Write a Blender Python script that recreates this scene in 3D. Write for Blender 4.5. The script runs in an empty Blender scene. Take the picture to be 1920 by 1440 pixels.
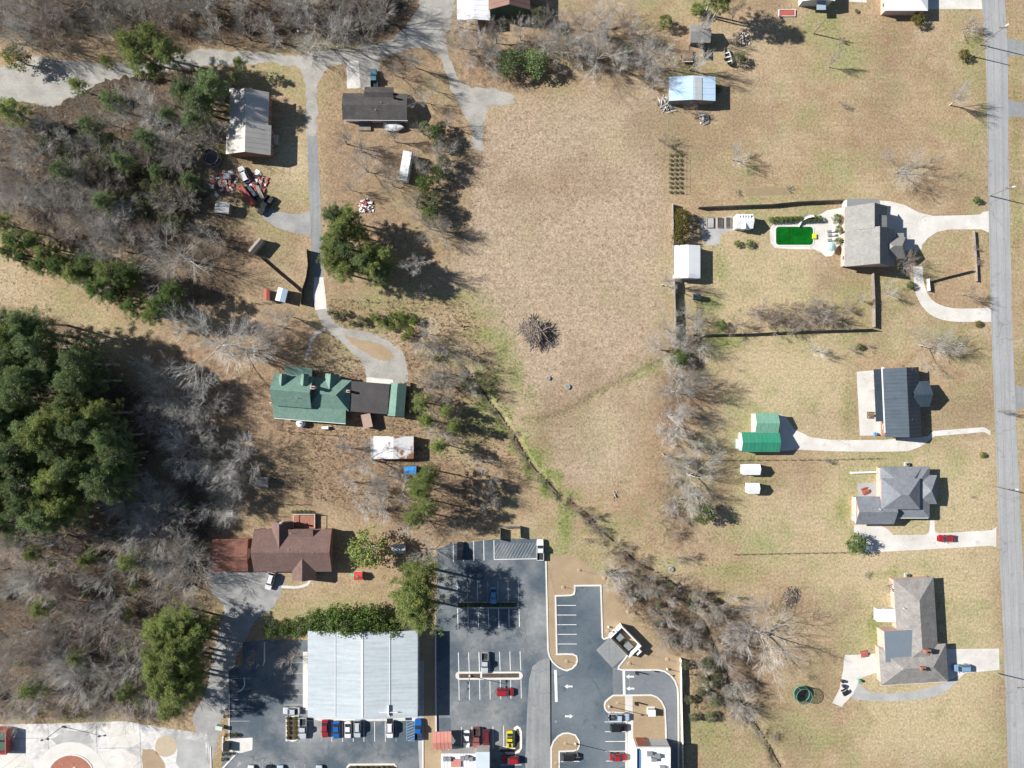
import bpy, bmesh, math, random
import numpy as np
from mathutils import Vector
R = math.radians
sc = bpy.context.scene
col = sc.collection
rnd = random.Random(7)

# ------------------------------------------------------------------ survey scale
S = 0.145            # metres of ground per survey pixel
HC = 186.0           # flying height of the camera
def P(px, py, h=0.0):
    """ground-survey pixel of a point h metres up -> world position"""
    k = S*(1-h/HC)
    return Vector(((px-960)*k, (720-py)*k, h))

# ------------------------------------------------------------------ camera, sky, sun, exposure
cam = bpy.data.cameras.new('camera'); co = bpy.data.objects.new('camera', cam); col.objects.link(co)
co.location = (0, 0, HC); co.rotation_euler = (0, 0, 0)
cam.sensor_width = 36; cam.lens = 18*HC/(960*S); cam.clip_end = 6000
sc.camera = co
EL, AZ = 32.0, 13.5      # sun elevation; shadows run AZ degrees south of the +x axis
w = bpy.data.worlds.new('World'); sc.world = w; w.use_nodes = True
nt = w.node_tree
sky = nt.nodes.new('ShaderNodeTexSky'); sky.sky_type = 'NISHITA'; sky.sun_disc = False
sky.sun_elevation = R(EL); sky.sun_rotation = R(270+AZ); sky.altitude = 300; sky.air_density = 1.0; sky.dust_density = 0.4; sky.ozone_density = 1.5
bg = nt.nodes['Background']; bg.inputs[1].default_value = 0.05
nt.links.new(sky.outputs[0], bg.inputs[0])
sun = bpy.data.lights.new('sun', 'SUN'); so = bpy.data.objects.new('sun', sun); col.objects.link(so)
sun.energy = 5.0; sun.angle = R(0.55); sun.color = (1.0, 0.955, 0.89)
d = Vector((math.cos(R(AZ))*math.cos(R(EL)), -math.sin(R(AZ))*math.cos(R(EL)), -math.sin(R(EL))))
so.rotation_euler = d.to_track_quat('-Z', 'Y').to_euler(); so.location = (-200, 60, 250)
vs = sc.view_settings
vs.view_transform = 'Standard'; vs.look = 'None'; vs.exposure = 0.86; vs.gamma = 1.0; vs.use_curve_mapping = False

sc.cycles.max_bounces = 4; sc.cycles.diffuse_bounces = 2; sc.cycles.glossy_bounces = 2; sc.cycles.transmission_bounces = 2; sc.cycles.transparent_max_bounces = 6

# ------------------------------------------------------------------ object helpers
def tag(o, label=None, cat=None, group=None, kind=None):
    if label: o['label'] = label
    if cat: o['category'] = cat
    if group: o['group'] = group
    if kind: o['kind'] = kind
    return o
def thing(name, label, cat, loc=(0, 0, 0), rz=0.0, group=None):
    o = bpy.data.objects.new(name, None); col.objects.link(o)
    o.location = loc; o.rotation_euler = (0, 0, R(rz)); o.empty_display_size = 0.5
    return tag(o, label, cat, group)
def obj(name, me, mat=None, parent=None, loc=None, rz=0.0):
    o = bpy.data.objects.new(name, me); col.objects.link(o)
    if mat and not me.materials: me.materials.append(mat)
    if parent: o.parent = parent
    if loc is not None: o.location = loc
    if rz: o.rotation_euler = (0, 0, R(rz))
    return o
class MB:
    def __init__(s): s.v = []; s.f = []
    def add(s, vs, fs):
        n = len(s.v); s.v += [tuple(v) for v in vs]; s.f += [tuple(i+n for i in f) for f in fs]; return s
    def box(s, x0, y0, z0, x1, y1, z1):
        return s.add([(x0,y0,z0),(x1,y0,z0),(x1,y1,z0),(x0,y1,z0),(x0,y0,z1),(x1,y0,z1),(x1,y1,z1),(x0,y1,z1)],
                     [(3,2,1,0),(4,5,6,7),(0,1,5,4),(1,2,6,5),(2,3,7,6),(3,0,4,7)])
    def cbox(s, c, l, w, z0, z1, rz=0, taper=1.0):
        ca, sa = math.cos(R(rz)), math.sin(R(rz)); vs = []
        for z, t in ((z0, 1.0), (z1, taper)):
            for a, b in ((-l/2,-w/2),(l/2,-w/2),(l/2,w/2),(-l/2,w/2)):
                vs.append((c[0]+(a*ca-b*sa)*t, c[1]+(a*sa+b*ca)*t, z))
        return s.add(vs, [(3,2,1,0),(4,5,6,7),(0,1,5,4),(1,2,6,5),(2,3,7,6),(3,0,4,7)])
    def prism(s, poly, z0, z1, cap=True):
        A = sum(poly[i-1][0]*poly[i][1]-poly[i][0]*poly[i-1][1] for i in range(len(poly)))
        if A < 0: poly = poly[::-1]
        n = len(poly)
        fs = [(i, (i+1) % n, n+(i+1) % n, n+i) for i in range(n)]
        if cap: fs += [tuple(range(n, 2*n)), tuple(range(n-1, -1, -1))]
        return s.add([(p[0], p[1], z0) for p in poly]+[(p[0], p[1], z1) for p in poly], fs)
    def tube(s, pts, r, k=6, r1=None, cap=True):
        n = len(pts); r1 = r if r1 is None else r1; vs = []
        for i, p in enumerate(pts):
            a = Vector(pts[max(0, i-1)]); b = Vector(pts[min(n-1, i+1)]); t = (b-a).normalized()
            u = t.cross(Vector((0, 0, 1)) if abs(t.z) < .9 else Vector((1, 0, 0))).normalized(); v = t.cross(u)
            rr = r+(r1-r)*i/max(1, n-1)
            for j in range(k):
                q = 2*math.pi*j/k; vs.append(Vector(p)+rr*(math.cos(q)*u+math.sin(q)*v))
        fs = [(i*k+j, (i+1)*k+j, (i+1)*k+(j+1) % k, i*k+(j+1) % k) for i in range(n-1) for j in range(k)]
        if cap: fs += [tuple(range(k)), tuple((n-1)*k+j for j in range(k-1, -1, -1))]
        return s.add(vs, fs)
    def lathe(s, prof, k=20, c=(0, 0)):
        vs = [(c[0]+r*math.cos(2*math.pi*j/k), c[1]+r*math.sin(2*math.pi*j/k), z) for r, z in prof for j in range(k)]
        n = len(prof)
        fs = [(i*k+j, i*k+(j+1) % k, (i+1)*k+(j+1) % k, (i+1)*k+j) for i in range(n-1) for j in range(k)]
        fs += [tuple((n-1)*k+j for j in range(k))]
        return s.add(vs, fs)
    def mesh(s, name, smooth=False):
        me = bpy.data.meshes.new(name); me.from_pydata(s.v, [], s.f); me.validate(); me.update()
        if smooth: me.polygons.foreach_set('use_smooth', [True]*len(me.polygons))
        return me
    def build(s, name, mat, parent=None, loc=None, rz=0, smooth=False):
        return obj(name, s.mesh(name, smooth), mat, parent, loc, rz)
def catmull(pts, n=6, closed=False):
    out = []; m = len(pts); rng = range(m) if closed else range(m-1)
    for i in rng:
        g = (lambda k: pts[k % m]) if closed else (lambda k: pts[min(max(k, 0), m-1)])
        p0, p1, p2, p3 = g(i-1), g(i), g(i+1), g(i+2)
        for j in range(n):
            t = j/n
            out.append(tuple(.5*((2*b)+(c-a)*t+(2*a-5*b+4*c-e)*t*t+(3*b-a-3*c+e)*t**3) for a, b, c, e in zip(p0, p1, p2, p3)))
    if not closed: out.append(tuple(pts[-1]))
    return out
def offset(path, d, closed=False):
    out = []; n = len(path)
    for i in range(n):
        a = Vector(path[i-1] if (closed or i) else path[0]); b = Vector(path[i]); c = Vector(path[(i+1) % n] if (closed or i < n-1) else path[-1])
        t1 = (b-a).normalized() if (b-a).length > 1e-6 else (c-b).normalized(); t2 = (c-b).normalized() if (c-b).length > 1e-6 else t1
        t = (t1+t2).normalized() if (t1+t2).length > 1e-6 else t1
        m = 1/max(.5, t.dot(t1)); out.append((b.x-t.y*d*m, b.y+t.x*d*m))
    return out
def strip_mb(mb, path, w, z0, z1, closed=False):
    L = offset(path, w/2, closed); Rr = offset(path, -w/2, closed); n = len(path)
    vs = []
    for a, b in zip(L, Rr): vs += [(*a, z0), (*b, z0), (*b, z1), (*a, z1)]
    fs = []
    for i in range(n if closed else n-1):
        p = i*4; q = ((i+1) % n)*4
        for e in range(4): fs.append((p+e, q+e, q+(e+1) % 4, p+(e+1) % 4))
    if not closed: fs += [(0, 1, 2, 3), (4*n-1, 4*n-2, 4*n-3, 4*n-4)]
    mb.add(vs, fs); return mb
EXCL = []
def W2(pts): return [tuple(P(*p).xy) for p in pts]
def rough(poly, step=1.2, amp=.25, seed=1, closed=True):
    r = random.Random(seed); out = []
    n = len(poly)
    for i in range(n if closed else n-1):
        a = Vector(poly[i]); b = Vector(poly[(i+1) % n]); m = max(1, int((b-a).length/step))
        for j in range(m):
            p = a.lerp(b, j/m); out.append((p.x+r.gauss(0, amp), p.y+r.gauss(0, amp)))
    return out
def sheet(name, pts, z, mat, parent=None, kind='structure', jit=0, seed=1, smooth=False, label=None):
    poly = W2(pts); EXCL.append(list(pts))
    if smooth: poly = catmull(poly, 6, True)
    if jit: poly = rough(poly, 1.0, jit, seed)
    A = sum(poly[i-1][0]*poly[i][1]-poly[i][0]*poly[i-1][1] for i in range(len(poly)))
    if A < 0: poly = poly[::-1]
    me = bpy.data.meshes.new(name); me.from_pydata([(x, y, z) for x, y in poly], [], [tuple(range(len(poly)))])
    bm = bmesh.new(); bm.from_mesh(me); bmesh.ops.triangulate(bm, faces=bm.faces); bm.to_mesh(me); bm.free()
    o = obj(name, me, mat, parent)
    if not parent: tag(o, kind=kind)
    return o
def ribbon(name, pts, widths, z, mat, parent=None, jit=0, seed=1, smooth=True):
    """driveway of varying width (in pixels) along a path"""
    p3 = [(*P(a, b).xy, ww*S) for (a, b), ww in zip(pts, widths)]
    if smooth: p3 = catmull(p3, 8)
    r = random.Random(seed); path = [(a, b) for a, b, _ in p3]; vs = []
    for i, (a, b, ww) in enumerate(p3):
        for sgn in (1, -1):
            q = offset(path[max(0, i-1):i+2], sgn*(ww/2+r.gauss(0, jit)))[min(i, 1)]
            vs.append((*q, z))
    n = len(p3)
    if z > 0: EXCL.append([(v[0]/S+960, 720-v[1]/S) for v in vs[0::2]+vs[1::2][::-1]])
    me = bpy.data.meshes.new(name); me.from_pydata(vs, [], [(2*i, 2*i+1, 2*i+3, 2*i+2) for i in range(n-1)]); me.update()
    if me.polygons[0].normal.z < 0: me.flip_normals()
    o = obj(name, me, mat, parent)
    if not parent: tag(o, kind='structure')
    return o
def kerb(pts, mat, wd=.3, h=.13, closed=False, smooth=False, parent=None, z0=-.05):
    path = W2(pts)
    if smooth: path = catmull(path, 6, closed)
    o = strip_mb(MB(), path, wd, z0, h, closed).build('kerb', mat, parent)
    if not parent: tag(o, kind='structure')
    return o
def copy_tree(o, parent=None):
    c = o.copy(); col.objects.link(c); c.parent = parent
    for ch in o.children: copy_tree(ch, c)
    return c

# ------------------------------------------------------------------ materials
MATS = {}
def nodes(name):
    m = bpy.data.materials.new(name); m.use_nodes = True; t = m.node_tree
    return m, t, t.nodes['Principled BSDF']
def N(t, kind, **kw):
    n = t.nodes.new(kind)
    for k, v in kw.items():
        if k.startswith('i_'): n.inputs[k[2:].replace('_', ' ')].default_value = v
        else: setattr(n, k, v)
    return n
def noise(t, vec, scale, detail=5, rough=.6):
    n = N(t, 'ShaderNodeTexNoise'); n.inputs['Scale'].default_value = scale; n.inputs['Detail'].default_value = detail; n.inputs['Roughness'].default_value = rough
    t.links.new(vec, n.inputs['Vector']); return n.outputs['Fac']
def ramp(t, fac, a, b, lo=0., hi=1.):
    n = N(t, 'ShaderNodeMapRange'); n.inputs['From Min'].default_value = a; n.inputs['From Max'].default_value = b
    n.inputs['To Min'].default_value = lo; n.inputs['To Max'].default_value = hi
    t.links.new(fac, n.inputs['Value']); return n.outputs['Result']
def mix(t, fac, a, b, mode='MIX'):
    n = N(t, 'ShaderNodeMix', data_type='RGBA', blend_type=mode)
    for sock, v in ((n.inputs[0], fac), (n.inputs[6], a), (n.inputs[7], b)):
        if isinstance(v, (int, float)): sock.default_value = v
        elif isinstance(v, tuple): sock.default_value = (*v[:3], 1)
        else: t.links.new(v, sock)
    return n.outputs[2]
def math_(t, op, a, b=0.):
    n = N(t, 'ShaderNodeMath', operation=op)
    for i, v in enumerate((a, b)):
        if isinstance(v, (int, float)): n.inputs[i].default_value = v
        else: t.links.new(v, n.inputs[i])
    return n.outputs[0]
def mat(name, c1, c2=None, scale=.35, rough_=.85, fine=4.0, amt=.22, lo=.35, hi=.68, metal=0., spec=.3, bump=0., vary=0., crack=0., streak=None):
    """mottled procedural surface: two tones by noise, fine grain, optional per-object tint"""
    if name in MATS: return MATS[name]
    m, t, b = nodes(name); tc = N(t, 'ShaderNodeTexCoord'); v = tc.outputs['Object']
    c2 = c2 or tuple(x*.8 for x in c1)
    cc = mix(t, ramp(t, noise(t, v, scale), lo, hi), c1, c2)
    g = ramp(t, noise(t, v, fine, 4, .7), .25, .75, 1-amt, 1+amt)
    cc = mix(t, 1.0, cc, g, 'MULTIPLY')
    if crack:      # sealed cracks and worn wheel paths
        dn = N(t, 'ShaderNodeTexNoise'); dn.inputs['Scale'].default_value = .5; t.links.new(v, dn.inputs['Vector'])
        va = N(t, 'ShaderNodeVectorMath', operation='MULTIPLY_ADD'); va.inputs[1].default_value = (3, 3, 3); t.links.new(dn.outputs['Color'], va.inputs[0]); t.links.new(v, va.inputs[2])
        vo = N(t, 'ShaderNodeTexVoronoi', feature='DISTANCE_TO_EDGE'); vo.inputs['Scale'].default_value = crack; t.links.new(va.outputs[0], vo.inputs['Vector'])
        cm = math_(t, 'MULTIPLY', ramp(t, vo.outputs['Distance'], 0, .014, 1, 0), ramp(t, noise(t, v, .05, 3), .42, .6, 0, .55))
        cc = mix(t, cm, cc, tuple(x*.35 for x in c1))
        cc = mix(t, ramp(t, noise(t, v, .32, 3, .5), .63, .70, 0, .35), cc, tuple(x*.5 for x in c1))
    if streak:     # dirt and fading running one way
        mp = N(t, 'ShaderNodeMapping'); mp.inputs['Scale'].default_value = streak; t.links.new(v, mp.inputs['Vector'])
        cc = mix(t, 1.0, cc, ramp(t, noise(t, mp.outputs[0], 1.0, 5, .7), .3, .72, 1.1, .80), 'MULTIPLY')
    if vary:
        oi = N(t, 'ShaderNodeObjectInfo'); cc = mix(t, 1.0, cc, ramp(t, oi.outputs['Random'], 0, 1, 1-vary, 1+vary), 'MULTIPLY')
    t.links.new(cc, b.inputs['Base Color']); b.inputs['Roughness'].default_value = rough_; b.inputs['Metallic'].default_value = metal
    b.inputs['Specular IOR Level'].default_value = spec
    if bump:
        bn = N(t, 'ShaderNodeBump'); bn.inputs['Strength'].default_value = bump; bn.inputs['Distance'].default_value = .05
        t.links.new(noise(t, v, fine*2), bn.inputs['Height']); t.links.new(bn.outputs[0], b.inputs['Normal'])
    MATS[name] = m; return m
def leafmat(name, c1, c2, vary=.25, trans=.33):
    m, t, b = nodes(name); tc = N(t, 'ShaderNodeTexCoord'); oi = N(t, 'ShaderNodeObjectInfo')
    cc = mix(t, ramp(t, noise(t, tc.outputs['Object'], .9), .35, .65), c1, c2)
    cc = mix(t, 1.0, cc, ramp(t, noise(t, tc.outputs['Object'], 5, 3), .3, .7, .75, 1.25), 'MULTIPLY')
    cc = mix(t, 1.0, cc, ramp(t, oi.outputs['Random'], 0, 1, 1-vary, 1+vary), 'MULTIPLY')
    t.links.new(cc, b.inputs['Base Color']); b.inputs['Roughness'].default_value = .7; b.inputs['Specular IOR Level'].default_value = .2
    tr = N(t, 'ShaderNodeBsdfTranslucent'); t.links.new(cc, tr.inputs[0])
    ms = N(t, 'ShaderNodeMixShader'); ms.inputs[0].default_value = trans
    t.links.new(b.outputs[0], ms.inputs[1]); t.links.new(tr.outputs[0], ms.inputs[2]); t.links.new(ms.outputs[0], t.nodes['Material Output'].inputs[0])
    MATS[name] = m; return m
concrete = mat('concrete', (.64, .62, .58), (.50, .48, .44), .18, amt=.10, crack=.16)
old_conc = mat('old_concrete', (.40, .40, .39), (.30, .30, .30), .3, amt=.12)
kerbmat = mat('kerb_concrete', (.66, .64, .60), (.55, .53, .49), .3, amt=.1)
whitepaint = mat('road_paint', (.78, .78, .77), (.60, .60, .60), .8, fine=3, amt=.2)
fadedpaint = mat('faded_paint', (.40, .40, .39), (.26, .26, .27), .5, fine=2, amt=.25)
yellowpaint = mat('faded_yellow_paint', (.42, .37, .22), (.30, .28, .22), .5)
bluepaint = mat('blue_paint', (.15, .32, .48), (.22, .36, .48), .8)
asph_new = mat('asphalt_new', (.064, .088, .112), (.16, .185, .205), .05, fine=1.3, amt=.12, crack=.05)
asph_old = mat('asphalt_old', (.075, .098, .120), (.30, .305, .30), .06, fine=.8, amt=.16, lo=.42, hi=.74, crack=.10)
asph_pale = mat('asphalt_pale', (.27, .28, .28), (.215, .225, .23), .12, fine=1.2, amt=.12, crack=.12, streak=(.8, .04, 1))
roadmat = mat('road_asphalt', (.345, .347, .35), (.295, .298, .302), .10, fine=1.5, amt=.10, crack=.07, streak=(.9, .02, 1))
lane = mat('lane_gravel', (.34, .335, .325), (.23, .23, .225), .25, fine=2, amt=.2)
gravel = mat('gravel', (.37, .355, .325), (.26, .25, .225), .25, fine=2, amt=.25)
mulch = mat('mulch', (.10, .075, .055), (.065, .05, .04), 1.0, fine=5, amt=.4)
islandgrass = mat('island_grass', (.35, .265, .17), (.29, .215, .135), .25, fine=3, amt=.2)
white = mat('white_metal', (.78, .78, .77), (.68, .68, .67), .4, amt=.06)
trim = mat('white_trim', (.74, .73, .71), (.66, .65, .63), 1.0, amt=.05)
glass = mat('window_glass', (.03, .04, .05), (.02, .025, .03), 1.0, rough_=.08, spec=.5, amt=.02)
woodgrey = mat('weathered_wood', (.26, .23, .20), (.17, .15, .13), .8, fine=6, amt=.25, vary=.15)
woodbrown = mat('brown_wood', (.23, .16, .10), (.15, .10, .065), .8, fine=6, amt=.25)
brick_red = mat('red_brick', (.32, .16, .11), (.22, .11, .08), 1.5, fine=8, amt=.25)
brick_pink = mat('pink_brick', (.56, .40, .34), (.47, .32, .27), 1.5, fine=8, amt=.2)
siding = mat('pale_siding', (.56, .54, .50), (.48, .46, .42), .5, amt=.08)
black = mat('black_plastic', (.02, .02, .022), (.03, .03, .03), 1.0, rough_=.5, amt=.05)
steel = mat('grey_steel', (.32, .33, .34), (.24, .25, .26), 1.0, rough_=.5, metal=.3, amt=.1)
junkred = mat('faded_red', (.42, .10, .08), (.30, .09, .075), .8, amt=.2)
# ------------------------------------------------------------------ ground sheet with its soil and turf zones
CREEK = [[(868,684),(890,712),(915,748),(938,778),(962,812),(985,852),(1003,880),(1020,896),(1040,918),(1054,932)],
         [(1072,942),(1092,957),(1110,972),(1124,992),(1140,1006),(1165,1028),(1200,1058),(1240,1078),(1290,1118),(1325,1175),(1370,1280),(1425,1370),(1440,1392),(1452,1416),(1472,1450),(1490,1490)]]
SWALE = [(985,788),(1010,789),(1040,782),(1065,772),(1090,758),(1115,742),(1140,728),(1165,716),(1190,705),(1215,692),(1245,676)]
def pip(px, py, poly):
    ins = np.zeros(px.shape, bool); n = len(poly)
    for i in range(n):
        x1, y1 = poly[i-1]; x2, y2 = poly[i]
        if y1 == y2: continue
        c = ((y1 > py) != (y2 > py)) & (px < (x2-x1)*(py-y1)/(y2-y1)+x1); ins ^= c
    return ins
def pdist(px, py, path):
    D = np.full(px.shape, 1e9)
    for (x1, y1), (x2, y2) in zip(path[:-1], path[1:]):
        dx, dy = x2-x1, y2-y1; t = np.clip(((px-x1)*dx+(py-y1)*dy)/(dx*dx+dy*dy+1e-9), 0, 1)
        D = np.minimum(D, np.hypot(px-x1-t*dx, py-y1-t*dy))
    return D
def blur(a, n):
    for _ in range(3):
        for ax in (0, 1):
            p = np.pad(a, [(n, n) if k == ax else (0, 0) for k in (0, 1)], mode='edge'); c = np.cumsum(p, axis=ax)
            z = np.zeros_like(np.take(c, [0], axis=ax)); c = np.concatenate([z, c], axis=ax); m = 2*n+1
            hi = np.take(c, range(m, c.shape[ax]), axis=ax); lo = np.take(c, range(0, c.shape[ax]-m), axis=ax); a = (hi-lo)/m
    return a
far = [200, 260, 400, 700, 1300, 2600, 6000, 14000]
gx = np.array([-f for f in far[::-1]]+list(range(-180, 2101, 5))+[1920+f for f in far], float)
gy = np.array([-f for f in far[::-1]]+list(range(-180, 1621, 5))+[1440+f for f in far], float)
GX, GY = np.meshgrid(gx, gy)
def zone(polys, ells, b=4):
    a = np.zeros(GX.shape)
    for poly, wt in polys: a = np.maximum(a, pip(GX, GY, poly)*wt)
    a = blur(a, b)
    for cx, cy, rx, ry, wt in ells:
        a = np.maximum(a, wt*np.exp(-(((GX-cx)/rx)**2+((GY-cy)/ry)**2)))
    return np.clip(a, 0, 1)
WOOD_N = [(-400,-300),(790,-300),(775,40),(700,78),(560,92),(380,85),(230,60),(-400,70)]
WOOD_W = [(-400,150),(60,185),(190,130),(380,125),(428,165),(420,255),(370,310),(410,400),(470,450),(440,560),(330,590),(200,500),(-20,400),(-400,340)]
WOOD_P = [(-400,560),(0,585),(120,600),(210,690),(310,780),(400,900),(400,1000),(150,1030),(-400,1030)]
WOOD_S = [(-400,1010),(150,1005),(395,900),(400,1330),(280,1345),(-400,1350)]
LITTER = [(WOOD_N,1),(WOOD_W,1),(WOOD_P,1),(WOOD_S,1),
  ([(596,110),(840,110),(900,300),(880,470),(760,540),(620,560),(606,350),(600,200)],.62),
  ([(300,580),(590,590),(690,700),(790,640),(800,880),(820,1000),(620,960),(480,960),(400,900),(300,760)],.75),
  ([(620,800),(900,880),(950,960),(830,1010),(660,960)],.9),
  ([(1130,1060),(1300,1080),(1420,1170),(1440,1340),(1300,1345),(1290,1230),(1190,1150)],.8),
  ([(1235,640),(1310,640),(1320,860),(1400,880),(1330,1060),(1250,1060),(1235,900)],.55),
  ([(820,0),(1120,0),(1330,120),(1230,140),(1150,150),(950,180),(850,180)],.75),
  ([(395,330),(560,300),(590,560),(430,560)],.45)]
GREEN = [(912,628,48,24,.66),(943,655,26,46,.70),(966,705,24,46,.68),(928,705,40,26,.5),(905,590,60,24,.5),(995,740,30,30,.45),(900,780,60,60,.55),(1060,985,16,60,.9),(1030,905,25,30,.8),(1010,850,40,70,.5),(1100,790,60,20,.3),
  (1350,640,60,22,.8),(1330,570,30,20,.8),(1350,500,22,50,.5),(1385,835,40,16,.6),(1320,830,40,18,.5),(1420,905,60,20,.5),(1330,1380,60,50,.5),(1480,1380,60,50,.45),(1440,1375,40,25,.6),
  (1580,960,18,40,.6),(1590,760,18,60,.5),(1760,820,40,14,.5),(1830,80,30,30,.6),(1640,1180,20,50,.7),(1660,1075,40,10,.6),(1560,40,25,50,.5),(1320,15,60,25,.5),(1360,1070,80,20,.55),
  (1250,1060,60,25,.6),(1110,1120,14,30,.6),(820,660,40,40,.5),(730,610,60,16,.6),(660,570,70,18,.4),(600,790,40,8,.6),(410,285,25,20,.6),(430,225,14,40,.4),(560,700,60,20,.3),(880,560,80,30,.45),(1210,690,50,40,.35),
  (1855,450,10,300,.35),(1905,300,14,300,.5),(1500,1290,60,50,.35),(1350,1000,60,30,.4),(1330,430,24,60,.35),(1810,640,60,40,.4),(1690,650,60,50,.3)]
FIELD = [([(905,220),(960,190),(1250,150),(1250,700),(1180,900),(1060,920),(980,760),(900,560),(830,540),(880,330)],1)]
STRAWP = [([(515,240),(580,250),(580,390),(520,400),(500,350)],1), ([(-60,470),(60,520),(250,640),(300,720),(260,740),(180,650),(60,570),(-60,560)],.8),
  ([(1310,380),(1580,380),(1580,510),(1600,620),(1300,625)],.6), ([(1310,640),(1600,640),(1600,860),(1470,860),(1380,760)],.7), ([(1560,830),(1880,830),(1880,1440),(1600,1440)],.7),([(1340,900),(1590,900),(1600,1180),(1400,1060)],.55)]
DIRT = [([(1040,900),(1085,925),(1070,960),(1040,940)],.5), ([(905,215),(860,160),(840,120),(830,150),(880,280),(905,285)],.4)]
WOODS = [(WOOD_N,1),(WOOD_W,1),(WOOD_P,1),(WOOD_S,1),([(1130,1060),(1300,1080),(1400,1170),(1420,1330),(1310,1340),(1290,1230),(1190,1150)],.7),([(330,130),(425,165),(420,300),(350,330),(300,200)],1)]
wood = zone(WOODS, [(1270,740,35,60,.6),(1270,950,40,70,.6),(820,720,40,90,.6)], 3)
lit = zone(LITTER, [], 3); grn = zone([], GREEN); fld = zone(FIELD, [], 5); strw = zone(STRAWP, [], 5)
wob = 1/(.75+.35*np.sin(GX*.11+GY*.07)+.25*np.sin(GX*.037-GY*.19))
DC = np.clip(wob, .7, 2.2)*np.minimum(pdist(GX, GY, CREEK[0]), pdist(GX, GY, CREEK[1])); DS = pdist(GX, GY, SWALE)
dirt = np.clip(zone(DIRT, [], 3)+.9*np.exp(-(DC/5)**2)+.6*np.exp(-(DC/15)**2)*(GY > 930)+.35*np.exp(-(DS/5)**2), 0, 1)
grn = np.clip(grn+.55*np.exp(-((DC-16)/12)**2)*(GY < 1010)+.5*np.exp(-((DS-4)/6)**2), 0, 1)
inl = (GX > -170) & (GX < 2090)
GZ = -.85*np.exp(-(DC/7.5)**2)-.28*np.exp(-(DS/5.5)**2)
ny, nx = GX.shape
vv = np.stack([(GX-960)*S, (720-GY)*S, GZ], -1).reshape(-1, 3)
idx = np.arange(nx*ny).reshape(ny, nx)
q = np.stack([idx[1:, :-1], idx[1:, 1:], idx[:-1, 1:], idx[:-1, :-1]], -1).reshape(-1, 4)
def npmesh(name, v, quads, smooth=False):
    me = bpy.data.meshes.new(name); v = np.asarray(v, np.float32); quads = np.asarray(quads, np.int32); k = quads.shape[1]
    me.vertices.add(len(v)); me.vertices.foreach_set('co', v.ravel()); me.loops.add(quads.size); me.loops.foreach_set('vertex_index', quads.ravel())
    me.polygons.add(len(quads)); me.polygons.foreach_set('loop_start', np.arange(0, quads.size, k, dtype=np.int32))
    if smooth: me.polygons.foreach_set('use_smooth', np.ones(len(quads), bool))
    me.update(calc_edges=True); return me
gm = npmesh('ground', vv, q, True)
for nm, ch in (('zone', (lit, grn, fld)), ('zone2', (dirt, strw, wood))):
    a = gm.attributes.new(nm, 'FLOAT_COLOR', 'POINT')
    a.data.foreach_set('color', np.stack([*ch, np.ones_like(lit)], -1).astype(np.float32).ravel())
m, t, b = nodes('turf_and_litter')
v = N(t, 'ShaderNodeTexCoord').outputs['Object']
def sep(nm):
    a = N(t, 'ShaderNodeAttribute', attribute_name=nm); s = N(t, 'ShaderNodeSeparateColor'); t.links.new(a.outputs['Color'], s.inputs[0]); return s.outputs
z1, z2 = sep('zone'), sep('zone2')
n_big = noise(t, v, .035, 6, .65); n_mid = noise(t, v, .22, 6, .7); n_fine = noise(t, v, 1.6, 6, .75); n_f2 = noise(t, v, .6, 6, .75)
lawn = mix(t, ramp(t, n_mid, .36, .66), (.385, .29, .185), (.30, .215, .13))
lawn = mix(t, ramp(t, n_big, .50, .68, 0, .8), lawn, (.255, .165, .105))
lawn = mix(t, math_(t, 'MULTIPLY', ramp(t, noise(t, v, .09, 5, .7), .52, .68), ramp(t, n_f2, .35, .6)), lawn, (.27, .25, .13))
strawc = mix(t, ramp(t, n_f2, .35, .65), (.50, .425, .27), (.40, .325, .195))
strawc = mix(t, math_(t, 'MULTIPLY', ramp(t, noise(t, v, .13, 5, .7), .54, .66), .7), strawc, (.255, .255, .12))
fieldc = mix(t, ramp(t, n_f2, .36, .62), (.46, .36, .265), (.315, .24, .17))
fieldc = mix(t, ramp(t, n_big, .48, .66, 0, .6), fieldc, (.31, .26, .155))
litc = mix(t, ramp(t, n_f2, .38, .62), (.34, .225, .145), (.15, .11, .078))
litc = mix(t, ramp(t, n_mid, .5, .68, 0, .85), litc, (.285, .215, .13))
grc = mix(t, ramp(t, n_f2, .38, .6), (.115, .185, .040), (.235, .26, .09))
mudc = mix(t, ramp(t, n_f2, .35, .6), (.13, .095, .065), (.24, .185, .12))
def bl(zs, amt=.35):   # zone edge broken up by noise
    return ramp(t, math_(t, 'ADD', zs, math_(t, 'MULTIPLY', math_(t, 'SUBTRACT', n_f2, .5), 1.6)), .5-amt, .5+amt)
woodc = mix(t, ramp(t, n_f2, .36, .64), (.115, .088, .064), (.056, .050, .040))  # leaf litter, coloured darker to stand in for shade between the trees
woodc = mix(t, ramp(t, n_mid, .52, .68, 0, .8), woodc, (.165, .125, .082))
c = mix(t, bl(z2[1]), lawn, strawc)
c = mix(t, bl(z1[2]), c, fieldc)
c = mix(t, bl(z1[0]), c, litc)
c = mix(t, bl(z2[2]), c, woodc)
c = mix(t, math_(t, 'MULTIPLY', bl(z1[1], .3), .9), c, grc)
c = mix(t, bl(z2[0], .25), c, mudc)
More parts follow.
